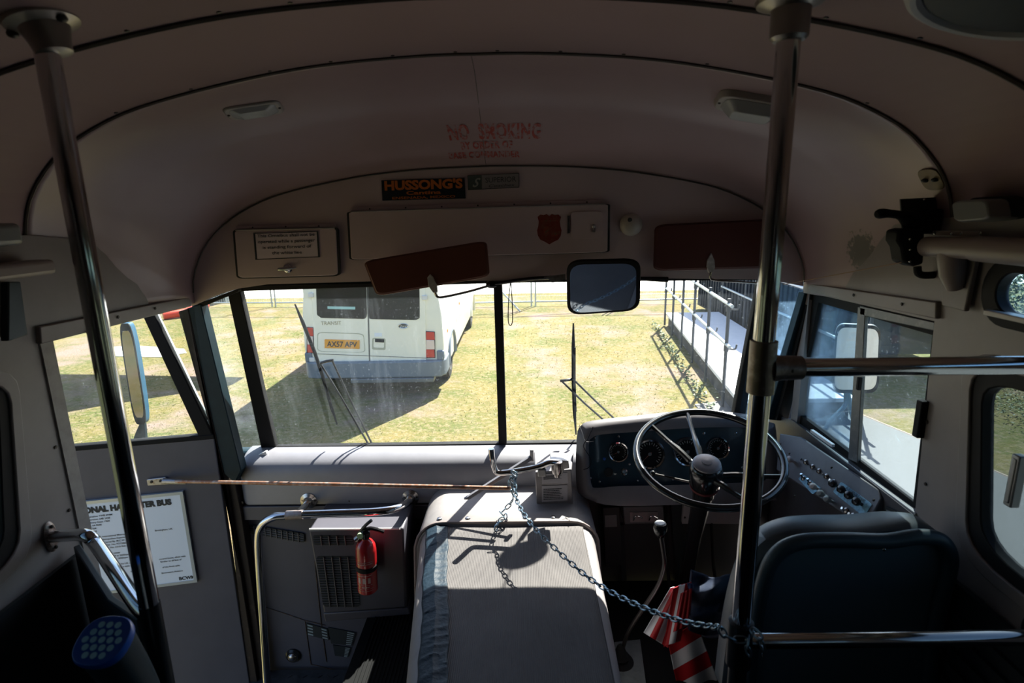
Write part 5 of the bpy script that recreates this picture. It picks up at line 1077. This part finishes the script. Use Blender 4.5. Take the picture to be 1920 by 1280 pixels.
obj('window_sticker', MB().prism([v(a, b, .019) for a, b in ((614, 574), (666, 575), (666, 580), (614, 579))], EY*.002), M('sticker_cyan', (.35, .62, .62), .5), vb)
TLR, TLW = M('lamp_red', (.60, .03, .02), .2), M('lamp_clear', (.80, .66, .60), .2)
for s_, xa, xb in ((1, 799, 814), (-1, 576, 586)):
    yy_ = [(622, 637, TLR, 'upper_lens'), (637, 655, TLW, 'middle_lens'), (655, 670, TLR, 'lower_lens')] if s_ > 0 else [(614, 630, TLR, 'upper_lens'), (630, 646, TLW, 'middle_lens'), (646, 661, TLR, 'lower_lens')]
    tl_ = obj('tail_light', MB().prism([v(xa-1, yy_[0][0]-1, .006), v(xb+1, yy_[0][0], .006), v(xb+2, yy_[2][1]+1, .006), v(xa-1, yy_[2][1]+1, .006)], EY*.08), BLACK, vb)
    for y0_, y1_, m_, nm in yy_: obj(nm, MB().prism([v(xa, y0_, .016), v(xb, y0_+.5, .016), v(xb+1, y1_, .016), v(xa, y1_, .016)], EY*.06), m_, tl_, bevel=.006)
for a, b in ((583, 553), (796, 558), (800, 681), (585, 674)): obj('hinge', MB().box(v(a, b, .02), (.07, .03, .06)), WHITE, vb, bevel=.006)
zb0, zb1 = G+.27, G+.50
bp_ = [V((VXC+VH*1.03, VY+.42, 0)), V((VXC+VH*1.03, VY+.05, 0)), V((VXC+VH*.97, VY-.05, 0)), V((VXC+VH*.85, VY-.085, 0)), V((VXC-VH*.85, VY-.085, 0)), V((VXC-VH*.97, VY-.05, 0)), V((VXC-VH*1.03, VY+.05, 0)), V((VXC-VH*1.03, VY+.42, 0)), V((VXC, VY+.30, 0))]
obj('bumper', MB().prism([q+EZ*zb0 for q in bp_], EZ*(zb1-zb0)), VBm, vb, bevel=.02, segs=3)
obj('bumper_corner', MB().box((VXC+VH*.96, VY+.06, G+.56), (.10, .16, .14)).box((VXC-VH*.96, VY+.06, G+.56), (.10, .16, .14)), VBm, vb, bevel=.02)
obj('tow_step', MB().box((VXC+.25, VY-.02, G+.24), (1.15, .20, .06)), M('step_metal', (.16, .18, .20), .5, .5), vb, bevel=.01)
xr = VXC+VH
for (y_w, x_w, lab) in ((VY+.86, xr-.12, ''), (VY+.86, VXC-VH+.12, ''), (VY+4.72, xr-.12, ''), (VY+4.72, VXC-VH+.12, '')):
    s_ = 1 if x_w > VXC else -1; c = V((x_w, y_w, G+.34))
    wl = obj('wheel', MB().lathe(c-EX*s_*.11, EX*s_, [(.20, 0), (.32, .0), (.345, .03), (.345, .17), (.32, .21), (.22, .22), (.21, .19)], 36), TYR, vb)
    obj('rim', MB().lathe(c-EX*s_*.11, EX*s_, [(.215, .19), (.19, .16), (.10, .12), (.09, .17), (.001, .18)], 28), M('steel_rim', (.50, .42, .38), .5, .4), wl)
    pts = [c+V((s_*.12, .40*math.cos(a), .40*math.sin(a))) for a in [math.pi*(-.02+1.04*i/14) for i in range(15)]]
    obj('wheel_arch', MB().tube(pts, .045, 8), VBm if y_w < VY+2 else VP_, vb); obj('arch_shadow', MB().lathe(c-EX*s_*.02, EX*s_, [(.37, 0), (.37, .126), (.001, .127)], 30), BLACK, vb) if False else None
# side windows and stripes on its right side
for y0_, y1_ in ((.35, 1.55), (1.65, 2.75), (2.85, 3.9)):
    f_ = lambda y, z: V((VXC+VH*(.975-(z-(G+1.35))*.082)+.004, VY+y, z))
    obj('side_window', MB().prism(rounded([f_(y0_, G+1.38), f_(y1_, G+1.38), f_(y1_, G+1.98), f_(y0_, G+1.98)], .08, 3), -EX*.02), VG, vb)
obj('side_moulding', MB().box((xr+.012, VY+2.9, G+.75), (.02, 2.6, .08)), VP_, vb, bevel=.006)
obj('side_marker', MB().box((xr+.014, VY+.42, G+.82), (.02, .06, .04)), M('marker_orange', (.8, .25, .05), .3), vb); obj('side_marker', MB().box((xr+.014, VY+2.1, G+.95), (.02, .05, .04)), M('marker_orange', (.8, .25, .05)), vb)
# ---------------------------------------------------------------- mesh site fence
FE = M('fence_tube', (.42, .48, .52), .45, .4); FWm = M('fence_wire', (.62, .66, .66), .5, .3)
fy = 15.0; x_ = -14.0; idx = 0
flab = ['leftmost mesh fence panel', 'second mesh fence panel from the left', 'third mesh fence panel from the left', 'mesh fence panel just left of the minibus', 'mesh fence panel hidden mostly by the minibus', 'mesh fence panel behind the windshield centre bar', 'mesh fence panel behind the interior mirror', 'rightmost mesh fence panel beside the ramp']
while x_ < 4.9 and idx < 8:
    y0_ = fy+(.09*abs(x_) if x_ < -3 else 0); x1_ = x_+2.35; y1_ = fy+(.09*abs(x1_) if x1_ < -3 else 0)
    
    a_, b_ = V((x_, y0_, G+.12)), V((x1_, y1_, G+.12)); Hh = 1.85
    o_ = thing('fence_panel', flab[idx], 'fence', (a_+b_)/2-EZ*.12, 'mesh fence panels across the field')
    d_ = b_-a_
    obj('frame', MB().tube([a_-EZ*.12, a_+EZ*Hh], .022, 8).tube([b_-EZ*.12-d_*.02, b_+EZ*Hh-d_*.02], .022, 8).tube([a_, b_], .02, 8).tube([a_+EZ*Hh, b_+EZ*Hh], .02, 8), FE, o_)
    m = MB()
    for i in range(1, 34): q = a_+d_*i/34; m.tube([q, q+EZ*Hh], .0028, 3)
    for j in range(1, 12): m.tube([a_+EZ*Hh*j/12, b_+EZ*Hh*j/12], .0028, 3)
    obj('wire_mesh', m, FWm, o_, flat=True)
    if idx in (5, 6): obj('brace', MB().tube([a_+d_*.10+V((0, -.05, Hh*.95)), a_+d_*.85+V((0, -.9, -.1))], .022, 8), FE, o_)
    x_ = x1_+.06; idx += 1
# ---------------------------------------------------------------- access ramp
rmp = thing('access_ramp', 'pale deck of the access ramp running towards the bus on the right', 'ramp', (3.4, 9.5, G))
DZ = G+.27
dk = [V((2.62, 6.4, DZ)), V((3.22, 12.2, DZ)), V((4.35, 12.2, DZ)), V((4.0, 6.4, DZ))]
obj('deck', MB().prism(dk, -EZ*.05), M('ramp_deck', (.85, .86, .90), .7, noise=(8, (.75, .77, .82), .4, .8)), rmp, bevel=.005)
obj('skirt', MB().prism([V((2.66, 6.45, G)), V((3.26, 12.15, G)), V((4.3, 12.15, G)), V((3.95, 6.45, G))], EZ*.22), M('ramp_skirt', (.05, .05, .055), .8), rmp)
def railing(p0, p1, n, label, side_=1):
    o_ = thing('ramp_railing', label, 'railing', p0); d = p1-p0
    for h in (.55, 1.05): obj('handrail', MB().tube([p0+EZ*h-d*.03, p1+EZ*h+d*.02], .021, 10), FE, o_)
    for i in range(n):
        q = p0.lerp(p1, i/(n-1)); ps = obj('post', MB().tube([q-EZ*.25, q+EZ*1.12], .021, 10), GALV, o_)
        m = MB()
        for h in (.50, 1.0): m.tube(smooth([q+EZ*h, q+V((.10*side_, -.02, h-.01)), q+V((.12*side_, -.02, h+.05))], 3), .012, 6).cyl(q+EZ*(h-.04), q+EZ*(h+.04), .030, None, 10)
        obj('clamp', m, GALV, ps)
    return o_
railing(V((2.62, 6.9, DZ)), V((3.17, 12.1, DZ)), 6, 'galvanised railing along the near edge of the access ramp')
railing(V((4.06, 6.4, DZ)), V((4.38, 12.1, DZ)), 5, 'galvanised railing along the far edge of the access ramp', -1)
# cabin at the ramp head and a dark container beside it
o_ = thing('site_cabin', 'dark blue-grey site cabin beside the access ramp', 'cabin', (5.6, 11.6, G))
CB = M('cabin_navy', (.010, .018, .032), .7, spec=.2, noise=(4, (.02, .028, .04), .4, .8))
m = MB().box((5.6, 11.6, G+1.35), (2.2, 5.2, 2.5))
for i in range(30): m.box((4.49, 9.1+i*.17, G+1.35), (.04, .08, 2.4))
obj('cabin_wall', m, CB, o_, bevel=.01); obj('cabin_roof', MB().box((5.6, 11.6, G+2.65), (2.4, 5.4, .10)), M('cabin_roof', (.10, .11, .13), .6), o_)
obj('cabin_door', MB().box((4.47, 10.2, G+1.12), (.05, .9, 1.95)), M('cabin_door_grey', (.16, .18, .22), .5), o_, bevel=.006)
# far left bits
o_ = thing('red_barrier', 'bright red tubular barrier lying on the grass at the far left', 'barrier', (-9.6, 14.6, G))
obj('tube', MB().tube([atZ(306, 592, G+.10), atZ(345, 586, G+.12), atZ(386, 572, G+.14)], .10, 12), M('barrier_red', (.70, .06, .03), .4), o_)
o_ = thing('storage_crate', 'low dark speckled crate with a white top at the far left', 'crate', (-8.6, 16.9, G))
obj('body', MB().box((-9.3, 16.9, G+.27), (1.3, .8, .54)), M('crate_dark', (.05, .07, .08), .7, noise=(30, (.14, .16, .17), .45, .7)), o_, bevel=.01); obj('top', MB().box((-9.3, 16.9, G+.58), (1.5, 1.0, .08)), M('crate_white', (.75, .76, .78), .5), o_)
# guessed wing added out of shot to the left to shade the grass
o_ = thing('shade_wing', 'pale wing added high over the grass on the left to cast shade', 'shade_wing', (-9, 9.6, G))
WZ = G+2.45
obj('wing', MB().prism([V(q) for q in ((-10.5, 11.2, WZ), (-6.0, 10.85, WZ), (-3.35, 10.55, WZ), (-3.35, 10.15, WZ), (-4.7, 9.3, WZ), (-6.0, 8.2, WZ), (-10.5, 7.4, WZ))], EZ*.14), M('aircraft_grey', (.40, .43, .46), .5), o_, bevel=.02)
obj('fuselage', MB().tube([V((-10.9, 3, G+2.3)), V((-10.9, 6, G+2.3)), V((-10.9, 12, G+2.3)), V((-10.9, 16, G+2.5))], [.3, .8, .8, .2], 20), M('aircraft_grey', (.40, .43, .46)), o_)
for y in (6, 11): obj('landing_leg', MB().tube([V((-10.9, y, G)), V((-10.9, y, G+1.6))], .08, 10), GALV, o_)
# ---------------------------------------------------------------- wipers and outside mirrors
WO = .05
def wiper(label, blade, arms, link):
    o_ = thing('windshield_wiper', label, 'wiper', wp(*blade[-1], WO))
    bp = [wp(a, b, WO) for a, b in blade]
    obj('blade', MB().tube(bp, [.003]+[.0075]*(len(bp)-2)+[.003], 8), BLACK, o_)
    obj('spine', MB().tube([q-EY*.008+EX*.006 for q in bp[1:-1]], .003, 6), BLACK, o_)
    for A in arms: obj('arm', MB().tube([wp(a, b, WO-.012) for a, b in A], .0042, 8), M('wiper_arm_metal', (.09, .09, .095), .35, .6), o_)
    obj('link', MB().tube([wp(a, b, WO-.014) for a, b in link], .006, 8), BLACKG, o_)
wiper('left windshield wiper leaning across the view of the minibus', [(553, 570), (568, 605), (590, 660), (605, 705), (622, 765), (632, 795)], [[(600, 680), (640, 745), (690, 831)], [(623, 676), (655, 745), (697, 831)]], [(602, 680), (612, 677), (625, 675)])
wiper('right windshield wiper standing upright left of the steering wheel', [(1075, 606), (1075, 650), (1075, 715), (1077, 770), (1080, 814)], [[(1052, 713), (1095, 755), (1143, 797)], [(1078, 714), (1120, 755), (1163, 795)]], [(1050, 714), (1072, 711), (1078, 714)])
o_ = thing('door_mirror', 'tall narrow blue backed mirror outside the entry door', 'mirror', at(258, 830, 2.5))
P = rounded([at(a, b, 2.50) for a, b in ((222, 606), (247, 606), (277, 795), (252, 795))], .30, 6); c = sum(P, V())/len(P)
sh_ = V((-.004, .035, 0))
obj('shell', MB().loft([P, [q+sh_ for q in P], [c+sh_*1.4+(q-c)*.8 for q in P]]), M('mirror_blue', (.015, .09, .17), .4), o_, bevel=.003)
obj('rim', MB().ring([q-EY*.004 for q in P], [c+(q-c)*.86-EY*.004 for q in P], EY*.006), BLACK, o_)
obj('mirror_glass', MB().prism([c+(q-c)*.88-EY*.003 for q in P], EY*.002), M('door_mirror_glass', (.24, .23, .20), .05, 1), o_)
obj('bracket', MB().prism([at(a, b, 2.52) for a, b in ((262, 792), (270, 794), (273, 826), (248, 828), (252, 815))], EY*.02), BLUE, o_, bevel=.003)
obj('arm', MB().tube([at(261, 822, 2.53), V((-1.45, 2.45, .30)), V((-1.17, 2.36, .20))], .012, 10), BLUE, o_)
o_ = thing('wing_mirror', 'white framed rectangular mirror outside the driver window on bent tube arms', 'mirror', at(1600, 830, 2.5))
P = rounded([at(a, b, 2.50) for a, b in ((1568, 608), (1652, 612), (1646, 735), (1560, 735))], .20, 6); c = sum(P, V())/len(P)
WMN = V((-.42, -1, -.12)).normalized(); ctr_ = c.copy(); P = [ (lambda r_, t_: CP+r_*t_)(q-CP, (ctr_-CP).dot(WMN)/((q-CP).dot(WMN))) for q in P]
obj('rim', MB().ring([c+(q-c)*1.02+WMN*.004 for q in P], [c+(q-c)*.93+WMN*.004 for q in P], -WMN*.012), BLACK, o_)
obj('shell', MB().loft([P, [q-WMN*.03 for q in P], [c+(q-c)*.8-WMN*.05 for q in P]]), M('mirror_shell', (.30, .32, .33), .4), o_)
obj('mirror_glass', MB().prism([c+(q-c)*.95+WMN*.001 for q in P], -WMN*.002), M('clear_mirror', (.95, .96, .93), .03, 1), o_)
obj('arm', MB().tube(smooth([at(1586, 735, 2.53), at(1584, 760, 2.53), at(1560, 785, 2.50), at(1538, 818, 2.45)], 5)+[V((1.19, 2.3, .40))], .010, 10).tube(smooth([at(1590, 735, 2.53), at(1594, 765, 2.54), at(1603, 800, 2.54), at(1608, 850, 2.50)], 5)+[V((1.19, 2.3, .15))], .010, 10), M('mirror_arm_blue', (.05, .12, .18), .35, .3), o_)
obj('support_pole', MB().tube([V((1.19, 2.30, .10)), V((1.19, 2.30, .50))], .02, 10), BLUE, o_)
# bus outer nose under the glass
struct('trim_40', MB().prism([V((-1.18, 2.30, .57)), V((-1.18, 2.62, .42)), V((-1.18, 2.66, -.5)), V((-1.18, 2.24, -.5)), V((-1.18, 2.24, .57))], EX*2.36), BLUE, bevel=.02)

o_ = thing('shadow_mirror', 'unseen round mirror added above the windshield for its shadow', 'mirror', (.53, 2.3, 1.75))  # guessed mirror hidden by the header, added to shadow the engine cover
obj('head', MB().ball((.535, 2.60, 1.60), (.078, .03, .098), 24, 14), BLACKG, o_); obj('arm', MB().tube([V((.53, 2.615, 1.66)), V((.53, 2.5, 1.80)), V((.53, 2.13, 1.80))], .004, 8), BLACKG, o_)
